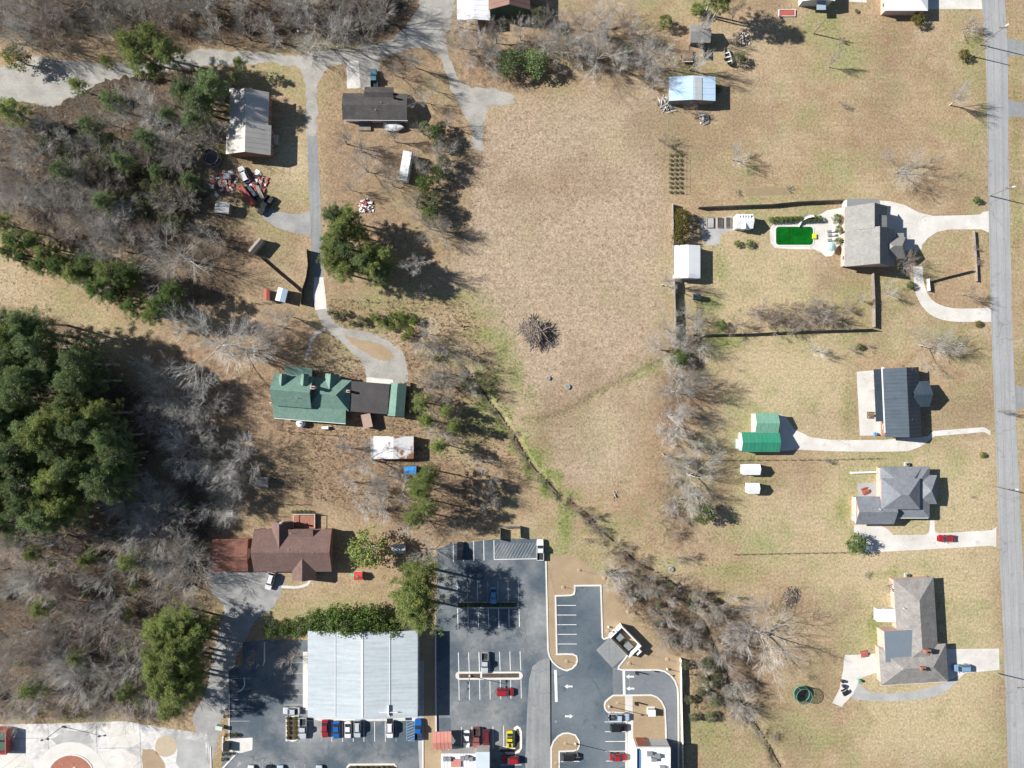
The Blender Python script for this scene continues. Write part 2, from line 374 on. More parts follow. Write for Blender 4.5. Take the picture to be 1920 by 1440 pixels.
# broad bleached, mossy and worn patches of the turf
pa = ramp(t, noise(t, v, .05, 4, .6), .52, .66, 0, .6); c = mix(t, pa, c, mix(t, n_f2, (.47, .39, .27), (.40, .31, .20)))
w_ = math_(t, 'SUBTRACT', 1.0, math_(t, 'MAXIMUM', z2[2], math_(t, 'MAXIMUM', math_(t, 'MULTIPLY', z1[0], .95), math_(t, 'MULTIPLY', z1[2], .75)))); off = N(t, 'ShaderNodeVectorMath', operation='ADD'); off.inputs[1].default_value = (371, 190, 0); t.links.new(v, off.inputs[0])
pb = math_(t, 'MULTIPLY', ramp(t, noise(t, off.outputs[0], .045, 6, .68), .48, .64, 0, .75), w_); c = mix(t, pb, c, mix(t, ramp(t, n_f2, .35, .65), (.19, .225, .085), (.31, .295, .15)))
off2 = N(t, 'ShaderNodeVectorMath', operation='ADD'); off2.inputs[1].default_value = (-190, 520, 0); t.links.new(v, off2.inputs[0])
pc = ramp(t, noise(t, off2.outputs[0], .03, 6, .65), .51, .66, 0, .7); c = mix(t, pc, c, mix(t, n_f2, (.28, .20, .135), (.23, .165, .105)))
wv = N(t, 'ShaderNodeTexWave', wave_type='BANDS', bands_direction='Y'); wv.inputs['Scale'].default_value = .17; wv.inputs['Distortion'].default_value = 5; wv.inputs['Detail'].default_value = 3
t.links.new(v, wv.inputs['Vector'])
c = mix(t, 1.0, c, ramp(t, wv.outputs['Fac'], 0, 1, .975, 1.02), 'MULTIPLY')
c = mix(t, 1.0, c, ramp(t, n_fine, .3, .7, .55, 1.42), 'MULTIPLY')
t.links.new(c, b.inputs['Base Color']); b.inputs['Roughness'].default_value = .95; b.inputs['Specular IOR Level'].default_value = .1
bn = N(t, 'ShaderNodeBump'); bn.inputs['Strength'].default_value = .55; bn.inputs['Distance'].default_value = .22
t.links.new(n_fine, bn.inputs['Height']); t.links.new(bn.outputs[0], b.inputs['Normal'])
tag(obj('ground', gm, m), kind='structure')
water = mat('creek_water', (.035, .032, .022), (.05, .045, .03), .5, rough_=.12, spec=.5, amt=.1)
for pth in CREEK: ribbon('creek', pth, [rnd.uniform(2.5, 7) for _ in pth], -.66, water)

# ------------------------------------------------------------------ main road on the east side
MR = [(1836,-160,42),(1841,0,43),(1848,100,41),(1852,315,39),(1854,420,40),(1858,600,40),(1862.5,720,40),(1867.5,840,40),(1875,1060,43),(1880,1160,44),(1887.5,1352,46),(1890,1440,47),(1896,1600,48)]
mid = [(x+w_/2, y) for x, y, w_ in MR]
road = ribbon('road', mid, [w_ for _, _, w_ in MR], .02, roadmat, jit=.05)
for off, wd, mt_ in ((4.5, 1.1, 'w'), (9.5, .8, 'f'), (-17.5, .7, 'f')):
    ribbon('lane_line', [(x+off, y) for x, y in mid], [wd]*len(mid), .026, fadedpaint if mt_ == 'w' else asph_pale, parent=road)
# tyre tracks darker bands and a fresh patch
ribbon('tar_seam', [(x-6, y) for x, y in mid], [.7]*len(mid), .025, asph_pale, parent=road)
for a, b_ in ((75, 101), (190, 216), (727, 762), (1310, 1345)):
    x = 1886 if b_ < 300 else 1906
    sheet('apron', [(x-2, a-6), (x+14, a), (2000, a+14), (2000, b_+16), (x+14, b_+2), (x-2, b_+8)], .014, asph_pale)
# west lanes
ln = sheet('lane', [(-100,150),(0,128),(60,104),(110,112),(190,118),(300,110),(380,92),(460,98),(540,104),(600,98),(680,90),(735,72),(765,45),(785,10),(790,-60),(860,-60),(850,30),(836,70),(842,110),(860,150),(885,163),(930,166),(965,180),(962,194),(915,200),(906,240),(905,282),(888,284),(882,240),(868,205),(850,180),(840,150),(828,112),(800,88),(760,94),(712,112),(712,130),(700,165),(652,166),(650,116),(618,122),(604,140),(596,165),(594,250),(588,262),(576,262),(573,250),(574,170),(568,140),(556,124),(500,118),(440,122),(380,124),(300,134),(200,150),(100,200),(30,190),(-100,230)],
           .012, gravel, jit=.28)
sheet('parking_pad', [(651,116),(672,113),(676,165),(651,166)], .017, concrete)
ribbon('lane', [(585,255),(587,300),(590,360),(592,430),(596,500),(598,545),(600,575)], [19,19,21,20,20,19,21], .018, asph_pale, jit=.08)
sheet('driveway', [(588,385),(578,397),(555,402),(520,396),(500,388),(492,402),(505,418),(530,430),(560,438),(590,436)], .014, lane, smooth=True, jit=.1)
ribbon('lane', [(598,520),(599,555),(602,580)], [17,23,21], .022, concrete, jit=.06)
sheet('driveway', [(592,575),(612,575),(622,598),(645,615),(690,622),(730,640),(756,662),(764,690),(762,716),(730,722),(688,708),(684,690),(668,668),(640,642),(615,622),(600,600)], .014, gravel, smooth=True, jit=.12)
sheet('lawn_island', [(646,628),(680,638),(715,646),(735,662),(736,672),(715,676),(690,664),(662,645)], .019, islandgrass, smooth=True, jit=.15)
sheet('garage_apron', [(687,707),(737,712),(737,724),(687,722)], .02, concrete)
ribbon('path', [(610,617),(592,626),(582,645),(572,675)], [6,6,5,5], .016, old_conc, jit=.15)
# yard drives round the brown house
sheet('driveway', [(395,1072),(470,1072),(525,1076),(530,1100),(510,1140),(480,1165),(445,1230),(430,1300),(420,1345),(385,1345),(390,1280),(405,1200),(420,1140),(395,1110)], .012, lane, smooth=True, jit=.2)
ribbon('path', [(528,1100),(556,1101),(575,1096),(582,1086)], [5,5,5,5], .018, concrete)
# east gardens
sheet('driveway', [(1650,376),(1668,377),(1695,384),(1722,398),(1750,405),(1790,404),(1820,403),(1838,402),(1842,398),(1854,395),(1854,436),(1840,430),(1780,430),(1757,435),(1740,446),(1729,459),(1728,468),(1716,468),(1700,470),(1665,470),(1650,430)], .014, concrete)
ribbon('driveway', [(1721,500),(1722,520),(1726,545),(1738,568),(1758,583),(1785,590),(1820,591),(1858,590)], [18,18,20,22,25,25,25,27], .014, concrete)
for g_ in (1300,): pass
sheet('patio', [(1606,697),(1640,694),(1662,816),(1612,817)], .016, concrete)
sheet('driveway', [(1462,776),(1474,783),(1490,805),(1520,820),(1560,825),(1655,825),(1690,822),(1740,818),(1750,808),(1845,801),(1857,808),(1857,816),(1845,810),(1752,818),(1725,838),(1702,846),(1650,847),(1560,846),(1500,843),(1462,846)], .014, concrete)
sheet('driveway', [(1602,984),(1650,985),(1664,992),(1675,1003),(1735,1003),(1742,998),(1744,975),(1752,975),(1753,998),(1762,1000),(1860,994),(1868,988),(1868,1026),(1860,1023),(1740,1030),(1625,1036),(1600,1010)], .014, concrete)
sheet('driveway', [(1772,1217),(1873,1216),(1874,1256),(1810,1262),(1790,1280),(1775,1280)], .014, concrete)
sheet('path', [(1600,1280),(1612,1282),(1635,1298),(1690,1299),(1740,1290),(1780,1275),(1798,1268),(1785,1288),(1750,1306),(1690,1314),(1620,1313),(1595,1306)], .016, old_conc, smooth=True)
sheet('patio', [(1584,1228),(1640,1226),(1646,1260),(1612,1272),(1600,1300),(1578,1325),(1560,1318),(1575,1290),(1580,1260)], .02, concrete, jit=.05)
sheet('driveway', [(1740,-60),(1842,-60),(1842,17),(1740,17)], .014, concrete)
sheet('patio', [(1597,-30),(1625,-30),(1625,5),(1592,3)], .014, concrete)
# ------------------------------------------------------------------ car parks, kerbs and painted markings
lot = sheet('car_park', [(818,1030),(842,1020),(880,1017),(926,1011),(1010,1010),(1022,1016),(1024,1100),(1027,1215),(1034,1240),(1034,1520),(905,1520),(905,1404),(818,1404)], .02, asph_old)
sheet('pale_lane', [(1027,1233),(1010,1240),(998,1250),(992,1275),(988,1340),(985,1420),(985,1520),(1033,1520),(1031,1240)], .024, asph_pale)
lot2 = sheet('car_park', [(455,1204),(500,1200),(578,1200),(578,1347),(792,1347),(792,1520),(416,1520),(416,1400),(428,1385),(430,1300),(428,1255),(455,1248)], .02, asph_old)
sheet('verge', [(1026,1042),(1070,1040),(1110,1065),(1140,1100),(1170,1145),(1195,1180),(1215,1200),(1255,1225),(1275,1232),(1275,1310),(1277,1520),(1190,1520),(1190,1300),(1030,1240)], .010, islandgrass, jit=.12)
lot3 = sheet('car_park', [(1042,1116),(1078,1116),(1078,1098),(1126,1098),(1129,1196),(1142,1194),(1176,1226),(1160,1250),(1162,1255),(1238,1256),(1256,1264),(1268,1282),(1271,1300),(1271,1520),(1031,1520),(1031,1238),(1044,1226)], .020, asph_new)
sheet('concrete_pad', [(1143,1194),(1176,1227),(1148,1252),(1118,1219)], .024, asph_pale)
sheet('pale_lane', [(1149,1252),(1160,1252),(1166,1257),(1240,1258),(1262,1275),(1269,1300),(1269,1520),(1250,1520),(1249,1384),(1247,1326),(1236,1309),(1222,1302),(1150,1302),(1149,1290)], .023, mat('asphalt_mid', (.145,.16,.178), (.18,.195,.21), .15, fine=1.2, amt=.1))
sheet('sidewalk', [(1173,1335),(1187,1332),(1187,1520),(1175,1520)], .07, concrete)
sheet('sidewalk', [(545,1345),(783,1343),(783,1351.5),(600,1352),(562,1352),(560,1342)], .045, concrete)
sheet('sidewalk', [(568,1222),(577,1222),(577,1332),(568,1330)], .045, concrete)
sheet('sidewalk', [(784,1238),(795,1238),(795,1520),(792,1520),(784,1400)], .03, old_conc)
sheet('verge', [(795,1200),(816,1200),(816,1372),(812,1408),(826,1412),(826,1520),(796,1520)], .014, islandgrass, jit=.06)
sheet('forecourt', [(-120,1359),(0,1358),(90,1357),(180,1354),(240,1353),(300,1364),(345,1370),(388,1376),(392,1400),(396,1520),(-120,1520)], .016, mat('worn_concrete', (.58,.565,.545), (.30,.30,.30), .11, fine=.8, amt=.22, lo=.45, hi=.62), jit=.06)
sheet('sand_patch', [(294,1388),(310,1379),(326,1385),(332,1400),(325,1414),(308,1419),(292,1410)], .022, mat('sand', (.44,.37,.27),(.40,.33,.23),.6), smooth=True)
sheet('dry_bed', [(267,1405),(288,1404),(300,1418),(310,1432),(308,1520),(266,1520)], .022, islandgrass, jit=.1)
sheet('concrete_pad', [(430,1385),(474,1383),(473,1406),(452,1412),(420,1409),(420,1390)], .026, concrete)
sheet('walkway', [(360,1345),(395,1280),(412,1280),(414,1360),(396,1440),(396,1520),(388,1440)], .013, lane, jit=.2)
def line(parent, x0, y0, x1, y1, wpx=1.25, mt=None, z=.030, name='parking_line'):
    a, b_ = P(x0, y0).xy, P(x1, y1).xy; t_ = (b_-a).normalized(); n_ = Vector((-t_.y, t_.x))*wpx*S/2
    me = bpy.data.meshes.new(name); me.from_pydata([(*(a-n_), z), (*(b_-n_), z), (*(b_+n_), z), (*(a+n_), z)], [], [(0, 1, 2, 3)]); me.update()
    return obj(name, me, mt or whitepaint, parent)
for i in range(5): line(lot, 849.6+19.1*i, 1016-.9*i, 850.2+19.1*i, 1053-.8*i)
line(lot, 927, 1049, 1007, 1047.5)
line(lot, 1007, 1014, 1007.5, 1047.5)
for i in range(13):
    x = 932+i*6.0; line(lot, max(927, x-14), min(1047, 1019+28*(min(14, x-927)/14)), x+2, 1018, .7, fadedpaint)
for i in range(7):
    line(lot, 857+19.1*i, 1091-.5*i, 857.5+19.1*i, 1128-.3*i, 1, fadedpaint if i in (1, 3) else whitepaint)
    line(lot, 858+19.2*i, 1141, 858.8+19.2*i, 1179.5-.7*i)
    line(lot, 859.3+19.3*i, 1223.5-.4*i, 860.5+19.3*i, 1260.5-.6*i, 1.2)
    line(lot, 860.3+19.4*i, 1274-.6*i, 861+19.4*i, 1313-.6*i, 1.1)
for i in range(5): line(lot, 864.9+19.8*i, 1363-.6*i, 865.5+19.8*i, 1403, 1.1)
for i in range(5): line(lot3, 1043, 1135+18.1*i, 1080+.4*i, 1135+18.1*i, 1.1)
for i in range(5): line(lot3, 1133.4+.7*i, 1353.5+18.35*i, 1173, 1353.3+18.35*i, 1.1)
for y in (1428, 1447): line(lot3, 1049, y, 1088, y-.5, 1.1)
line(lot, 938, 1434.5, 978, 1434, 1.1)
line(lot3, 1041.3, 1256, 1043.2, 1316, 5, name='stop_line'); line(lot3, 1169.4, 1258, 1170.6, 1303, 4.6, name='stop_line')
line(lot3, 1180.5, 1258, 1180.8, 1303, .6, asph_pale, name='tar_joint')
def arrow(parent, cx, cy, s, z=.032):
    pts = [(-8,0),(-2,-4),(-2,-1.6),(7,-1.6),(7,1.6),(-2,1.6),(-2,4)]
    sheet('arrow_marking', [(cx+a*s, cy+b_) for a, b_ in pts], z, whitepaint, parent=parent)
for a in ((1066.4,1287,1),(1181.6,1268.6,1),(1182.3,1291,1),(1066.4,1343,-1)): arrow(lot3, *a)
sheet('arrow_marking', [(444,1438),(447,1431),(445,1431),(451,1428),(452,1433),(450,1433),(446,1439)], .03, fadedpaint, parent=lot2)
for i in range(9): line(lot2, 582+20.05*i, 1353, 582.2+20.05*i, 1390.5, 1.0, fadedpaint if i in (0, 1, 8) else whitepaint)
for i in range(5): line(lot2, 531, 1242.5+19.8*i, 568, 1242.5+19.8*i, 1, fadedpaint)
for i in range(5): line(lot2, 432, 1272+20*i, 469, 1272+20*i, 1, fadedpaint)
for i in range(5): line(lot2, 492.5+19.8*i, 1433, 492.5+19.8*i, 1460, 1.0, fadedpaint)
for x in (762.5, 777.5): line(lot2, x, 1351.5, x, 1389, .9, bluepaint)
line(lot2, 762.5, 1389, 777.5, 1389, .9, bluepaint)
for i in range(7): line(lot2, 763, 1358+i*5.2, 777, 1352.5+i*5.2 if i < 7 else 0, 1.0, bluepaint)
# drainage seams and oil-dark patches in the asphalt
for a in ((985,1256,1012,1257),(1004,1262,1005,1300),(473,1352,475,1440),(473,1260,473,1352)): line(lot, *a, .5, asph_new, .027, 'tar_joint')
sheet('asphalt_patch', [(820,1346),(845,1346),(847,1403),(820,1403)], .023, asph_new, parent=lot)
MB().lathe([(.01,.03),(.38,.03),(.38,.036),(.0,.036)], 16).build('manhole_cover', steel, lot3, P(1042, 1353))
# kerbs and islands
kerb([(1023.5,1052),(1025.5,1130),(1027.5,1218),(1030,1230),(1036,1241),(1046,1250),(1056,1255),(1063,1257),(1073,1253),(1080,1246),(1082.5,1238),(1081,1230),(1074,1226.5),(1062,1226),(1044,1226.5),(1043,1180),(1041.5,1117),(1070,1116),(1076,1114),(1077.5,1108),(1077.5,1098),(1126.5,1097.5),(1128.2,1150),(1129.5,1195),(1132.5,1198),(1143,1194)], kerbmat, .42, .14)
kerb([(1181,1223),(1160,1250),(1159.5,1254),(1167,1256),(1235,1256),(1246,1258.5),(1257,1266),(1265,1276),(1270,1290),(1271.5,1310),(1272.5,1520)], kerbmat, .42, .14)
verge_i = [(1036,1240),(1062,1256),(1080,1246),(1081,1230),(1074,1227),(1044,1227),(1042,1118),(1028,1060),(1027,1216)]
sheet('traffic_island', verge_i, .034, islandgrass)
isl = [(1133.4,1323),(1135,1316),(1140,1311),(1150,1303.6),(1221.7,1303),(1232,1307),(1240,1315),(1246.5,1328),(1248,1355),(1249,1392),(1187,1392),(1187,1336),(1160,1336),(1140,1335),(1135,1330)]
sheet('traffic_island', isl, .10, islandgrass); kerb(isl[:10], kerbmat, .42, .15); kerb([isl[0], isl[-1], isl[-2], isl[-3], (1174,1337),(1174,1450)], kerbmat, .42, .15)
sheet('crossing', [(1172,1305),(1186,1305),(1186,1334),(1172,1334)], .106, concrete)
isl2 = [(1033.5,1470),(1033.5,1402),(1038,1390),(1046.6,1380),(1056,1375),(1066,1374),(1078.7,1378),(1085.5,1389),(1086,1398),(1083,1405),(1075,1407.5),(1048.5,1408.5),(1048.8,1470)]
sheet('traffic_island', isl2, .10, islandgrass); kerb(isl2, kerbmat, .40, .15)
def pill(x0, y0, x1, y1, n=6):
    r_ = (y1-y0)/2; cy = (y0+y1)/2; pts = []
    for i in range(n+1): a = -math.pi/2+math.pi*i/n; pts.append((x1-r_+r_*math.cos(a), cy+r_*math.sin(a)))
    for i in range(n+1): a = math.pi/2+math.pi*i/n; pts.append((x0+r_+r_*math.cos(a), cy+r_*math.sin(a)))
    return pts
def raised(name, pts, z, mt):
    o = MB().prism(W2(pts), -.05, z).build(name, mt); tag(o, kind='structure'); return o
raised('traffic_island', pill(854, 1259, 980.5, 1274), .14, kerbmat)
raised('planting_bed', [(861,1263),(900,1262.6),(900,1270.5),(861,1271)], .17, mulch); raised('planting_bed', [(904,1262.5),(973,1262),(973,1270),(904,1270.4)], .17, mulch)
raised('traffic_island', pill(855, 1128, 974, 1141), .12, old_conc); raised('planting_bed', [(859,1130.5),(969,1130),(969,1137.5),(859,1138.5)], .16, mulch)
raised('traffic_island', [(536,1390),(536,1343),(561,1341),(561,1385),(555,1389),(548,1390.5),(541,1388)], .14, kerbmat); raised('planting_bed', [(538.5,1384),(538.5,1344.5),(558.5,1343.5),(558.5,1383),(552,1386.5),(544,1387)], .18, mulch)
raised('traffic_island', [(650,1470),(650,1437),(655,1431.5),(740,1431),(745,1437),(745,1470)], .14, kerbmat); raised('planting_bed', [(653,1470),(653,1438),(657,1435),(738,1434.5),(742,1439),(742,1470)], .18, mulch)
ud = [(966,1400),(962,1396),(962,1372),(964,1364),(970,1360),(976,1364),(979,1372),(979,1402),(974,1411),(962,1414),(950,1414),(944,1407),(936,1407),(936,1399)]
raised('traffic_island', ud, .12, kerbmat); raised('planting_bed', [(966,1404),(966,1374),(969,1366),(972,1366),(974,1374),(974,1403),(966,1409),(937,1409.5),(937,1404.5)], .16, mulch)
kerb([(817,1180),(817,1280),(818,1372)], kerbmat, .35, .4); kerb([(793,1389),(793,1500)], kerbmat, .4, .14); kerb([(430,1300),(430,1385)], kerbmat, .3, .13)
kerb([(418,1408),(418,1382),(420,1381)], kerbmat, .35, .2); kerb([(444,1412),(432,1425),(418,1440),(408,1456)], kerbmat, .45, .14); kerb([(496,1203),(496,1240),(493,1248)], kerbmat, .3, .14); kerb([(458,1270),(459,1285),(453,1294),(445,1297)], kerbmat, .3, .14)
kerb([(120,1358),(180,1355),(240,1353.5)], kerbmat, .4, .13); kerb([(395,1400),(397,1470)], kerbmat, .3, .12)
# drive loop and brick disc in front of the south-west corner
disc = raised('roundabout', [(133+44*math.cos(a/24*math.tau), 1453+40*math.sin(a/24*math.tau)) for a in range(24)], .13, kerbmat)
raised('brick_disc', [(133+41*math.cos(a/24*math.tau), 1453+37*math.sin(a/24*math.tau)) for a in range(24)], .16, mat('brick_paving', (.36,.15,.10),(.28,.12,.085),.8,fine=4,amt=.3))
raised('ring_walk', [(133+66*math.cos(a/24*math.tau), 1453+62*math.sin(a/24*math.tau)) for a in range(24)], .03, mat('ring_concrete', (.62,.60,.56),(.52,.51,.48),.2,amt=.1))
for q_ in ([(95,1385),(125,1372),(165,1370),(176,1392),(150,1396),(110,1400)], [(200,1362),(246,1360),(262,1392),(236,1404),(205,1390)], [(0,1410),(40,1408),(66,1440),(60,1500),(-20,1500)], [(180,1410),(230,1402),(258,1420),(255,1470),(190,1470)], [(335,1385),(384,1390),(388,1440),(350,1460),(330,1430)]):
    sheet('concrete_slab', q_, .021, rnd.choice((concrete, old_conc)), jit=.12, seed=len(q_)+int(q_[0][0]))
for a in ((90,1357,92,1470),(180,1355,184,1450),(262,1362,266,1470),(0,1385,90,1384),(184,1403,262,1402),(388,1380,392,1470)): line(disc, *a, .6, asph_old, .0255, 'slab_joint')
for a in ((5,1440,42,1412),(5,1456,42,1430),(252,1415,268,1404),(250,1438,264,1428)): line(disc, *a, .8, yellowpaint, .024)
# ------------------------------------------------------------------ buildings
def shingle(name, c1, c2): return mat(name, c1, c2, .5, fine=1.7, amt=.24, rough_=.9)
r_tan = mat('tan_metal_roof', (.50,.475,.43),(.44,.42,.38),.3,amt=.07,rough_=.6)
r_char = shingle('charcoal_shingle', (.055,.052,.052),(.085,.08,.078)); r_green = shingle('green_shingle', (.125,.215,.175),(.155,.245,.205))
r_flat = mat('dark_membrane', (.055,.05,.052),(.075,.07,.07),.3,fine=1.5,amt=.12)
r_brown = shingle('brown_shingle', (.165,.105,.092),(.135,.085,.075)); r_rust = shingle('rust_shingle', (.21,.095,.07),(.15,.07,.055))
r_grey = shingle('grey_shingle', (.245,.24,.23),(.205,.20,.19)); r_slate = shingle('slate_shingle', (.165,.18,.20),(.205,.22,.245)); r_mixed = shingle('tan_grey_shingle', (.275,.26,.245),(.205,.19,.18))
r_navy = mat('navy_metal_roof', (.040,.060,.082),(.055,.075,.097),.3,amt=.08,rough_=.5,streak=(.1,1.2,1)); r_bluegrey = mat('bluegrey_membrane', (.145,.18,.215),(.16,.195,.23),.4,amt=.05)
r_blue = mat('pale_blue_metal', (.40,.55,.72),(.48,.60,.72),.25,amt=.10,rough_=.5); r_blue2 = mat('grey_sheet', (.36,.37,.37),(.42,.43,.43),.6,amt=.1)
r_grn2 = mat('green_metal_roof', (.03,.235,.14),(.05,.24,.155),.3,amt=.08,rough_=.5,streak=(1.2,.1,1)); r_grn3 = mat('faded_green_metal', (.15,.33,.24),(.18,.34,.26),.3,amt=.08,rough_=.5,streak=(1.2,.1,1))
r_white = mat('white_metal_roof', (.41,.465,.50),(.46,.505,.53),.05,fine=.8,amt=.06,rough_=.6,spec=.15,streak=(.06,1.1,1)); r_bright = mat('bright_white_roof', (.76,.77,.78),(.70,.71,.73),.4,amt=.05)
r_red = mat('red_metal_roof', (.47,.19,.155),(.52,.235,.19),.4,amt=.08); r_rusty = mat('rusting_white_roof', (.62,.62,.62),(.24,.11,.07),.16,fine=2,amt=.15,lo=.5,hi=.56)
seam_w = mat('seam_white', (.56,.58,.60),(.52,.54,.56),1,amt=.04)
class House:
    def __init__(s, name, label, cat, cx, cy, rz=0, group=None):
        s.rz = rz; s.bl = []; s.o = thing(name, label, cat, P(cx, cy), rz, group)
    def loc(s, px, py, h=0):
        dlt = P(px, py, h)-s.o.location; a = R(-s.rz); return (dlt.x*math.cos(a)-dlt.y*math.sin(a), dlt.x*math.sin(a)+dlt.y*math.cos(a))
    def blk(s, cx, cy, wpx, dpx, eave, ridge, kind='gable', axis='x', wall=None, roof=None, oh=.45, base=0., seams=0, win=0, seam_mat=None, th=.18, nowall=False, hipa=1.0):
        k = S*(1-eave/HC); X, Y = s.loc(cx, cy, eave); lx, ly = wpx*k, dpx*k
        a, b_ = (lx/2, ly/2) if axis == 'x' else (ly/2, lx/2)
        tr = (lambda p: (X+p[0], Y+p[1], p[2])) if axis == 'x' else (lambda p: (X-p[1], Y+p[0], p[2]))
        s.bl.append((X, Y, lx/2-oh, ly/2-oh)); e, r_ = eave, ridge; rise = r_-e
        if kind == 'gable': top = [(-a,-b_,e),(a,-b_,e),(a,0,r_),(-a,0,r_),(a,b_,e),(-a,b_,e)]; fc = [(0,1,2,3),(3,2,4,5)]; rim = [0,1,2,4,5,3]
        elif kind == 'hip':
            q_ = max(.05, a-b_*hipa); top = [(-a,-b_,e),(a,-b_,e),(a,b_,e),(-a,b_,e),(-q_,0,r_),(q_,0,r_)]; fc = [(0,1,5,4),(2,3,4,5),(1,2,5),(3,0,4)]; rim = [0,1,2,3]
        elif kind == 'shed': top = [(-a,-b_,e),(a,-b_,e),(a,b_,r_),(-a,b_,r_)]; fc = [(0,1,2,3)]; rim = [0,1,2,3]
        else: top = [(-a,-b_,e),(a,-b_,e),(a,b_,e),(-a,b_,e)]; fc = [(0,1,2,3)]; rim = [0,1,2,3]
        n = len(top); vs_ = [tr(p) for p in top]+[tr((p[0], p[1], p[2]-th)) for p in top]
        fs = list(fc)+[tuple(i+n for i in f[::-1]) for f in fc]
        m_ = len(rim); fs += [(rim[i], rim[i]+n, rim[(i+1) % m_]+n, rim[(i+1) % m_]) for i in range(m_)]
        mb_ = MB(); mb_.add(vs_, fs); ro = mb_.build('roof', roof, s.o)
        wa, wb = a-oh, b_-oh
        if kind == 'gable': zh = e+rise*oh/b_-th; prof = [(-wb,base),(wb,base),(wb,zh),(0,r_-th),(-wb,zh)]
        elif kind == 'shed': prof = [(-wb,base),(wb,base),(wb,r_-rise*oh/(2*b_)-th),(-wb,e+rise*oh/(2*b_)-th)]
        else: zh = e+(rise*oh/b_ if kind == 'hip' else 0)-th; prof = [(-wb,base),(wb,base),(wb,zh),(-wb,zh)]
        if wall and not nowall:
            m_ = len(prof); vs_ = [tr((x, y, z)) for x in (-wa, wa) for y, z in prof]
            fs = [tuple(range(m_-1, -1, -1)), tuple(range(m_, 2*m_))]+[(i, (i+1) % m_, m_+(i+1) % m_, m_+i) for i in range(m_)]
            MB().add(vs_, fs).build('wall', wall, s.o)
        if seams:
            sb = MB(); m_ = int(2*a/seams)
            for i in range(1, m_):
                x = -a+2*a*i/m_
                for sg in ((-1, 1) if kind == 'gable' else (-1,)):
                    y0, z0, y1, z1_ = (sg*b_, e, 0, r_) if kind == 'gable' else (-b_, e, b_, r_)
                    sb.add([tr(p) for p in ((x-.03,y0,z0+.003),(x+.03,y0,z0+.003),(x+.03,y1,z1_+.003),(x-.03,y1,z1_+.003),(x,y0,z0+.06),(x,y1,z1_+.06))], [(0,4,5,3),(4,1,2,5),(0,1,4),(3,5,2)])
            tag(sb.build('roof_seams', seam_mat or roof, ro), kind='stuff')
        if win:
            for sg in (-1, 1):
                for i in range(win):
                    x = -wa+2*wa*(i+.5)/win; zb = base+.9; f_ = MB(); y = sg*wb
                    for (x0, x1, z0, z1_) in ((-.55,.55,0,.08),(-.55,.55,1.22,1.3),(-.55,-.47,.08,1.22),(.47,.55,.08,1.22),(-.03,.03,.08,1.22)):
                        f_.add([tr(p) for p in ((x+x0,y-.02,zb+z0),(x+x1,y-.02,zb+z0),(x+x1,y+sg*.07,zb+z0),(x+x0,y+sg*.07,zb+z0),(x+x0,y-.02,zb+z1_),(x+x1,y-.02,zb+z1_),(x+x1,y+sg*.07,zb+z1_),(x+x0,y+sg*.07,zb+z1_))], [(3,2,1,0),(4,5,6,7),(0,1,5,4),(1,2,6,5),(2,3,7,6),(3,0,4,7)])
                    wo = f_.build('window', trim, s.o)
                    MB().add([tr(p) for p in ((x-.5,y+sg*.03,zb+.05),(x+.5,y+sg*.03,zb+.05),(x+.5,y+sg*.03,zb+1.25),(x-.5,y+sg*.03,zb+1.25))], [(0,1,2,3)]).build('pane', glass, wo)
        return ro
    def box(s, name, px, py, h, l, w_, z0, z1, mt, rz=0, taper=1.0, parent=None):
        X, Y = s.loc(px, py, h); return MB().cbox((X, Y), l, w_, z0, z1, rz, taper).build(name, mt, parent or s.o)
    def chimney(s, px, py, zt, mt, sz=.9, parent=None):
        X, Y = s.loc(px, py, zt); m_ = MB().cbox((X, Y), sz, sz*.75, zt-2.6, zt-.15).cbox((X, Y), sz*1.15, sz*.9, zt-.15, zt)
        o = m_.build('chimney', mt, parent or s.o); MB().cbox((X, Y), sz*.5, sz*.35, zt, zt+.25).build('flue', black, o); return o
    def vent(s, px, py, z, parent=None):
        X, Y = s.loc(px, py, z); return MB().tube([(X, Y, z-.5), (X, Y, z+.35)], .07, 8).build('vent_pipe', trim, parent or s.o)
    def door(s, px, py, rz=0, wd=1.0, z0=.15, mt=None, name='door'):
        X, Y = s.loc(px, py, 3.0); best = None
        for bx, by, hx, hy in s.bl:          # snap the door to the nearest wall it faces
            for sg in (-1, 1):
                q_ = (bx+sg*hx, min(max(Y, by-hy+.7), by+hy-.7)) if rz == 90 else (min(max(X, bx-hx+.7), bx+hx-.7), by+sg*hy)
                dd = math.hypot(q_[0]-X, q_[1]-Y)
                if best is None or dd < best[0]: best = (dd, q_)
        if best: X, Y = best[1]
        o = MB().cbox((X, Y), wd, .16, z0, z0+2.1, rz).build(name, mt or woodbrown, s.o)
        a = R(rz); MB().cbox((X+math.cos(a)*wd*.38, Y+math.sin(a)*wd*.38), .12, .30, z0+.95, z0+1.05, rz).build('handle', steel, o); return o
def acunit(px, py, label, rz=0):
    o = thing('air_conditioner', label, 'air conditioner', P(px, py), rz)
    MB().box(-.55,-.55,0,.55,.55,.08).build('pad', concrete, o); MB().box(-.42,-.42,.08,.42,.42,.85).build('cabinet', steel, o); MB().lathe([(.3,.86),(.3,.89),(.05,.9)], 14).build('fan_grille', black, o)

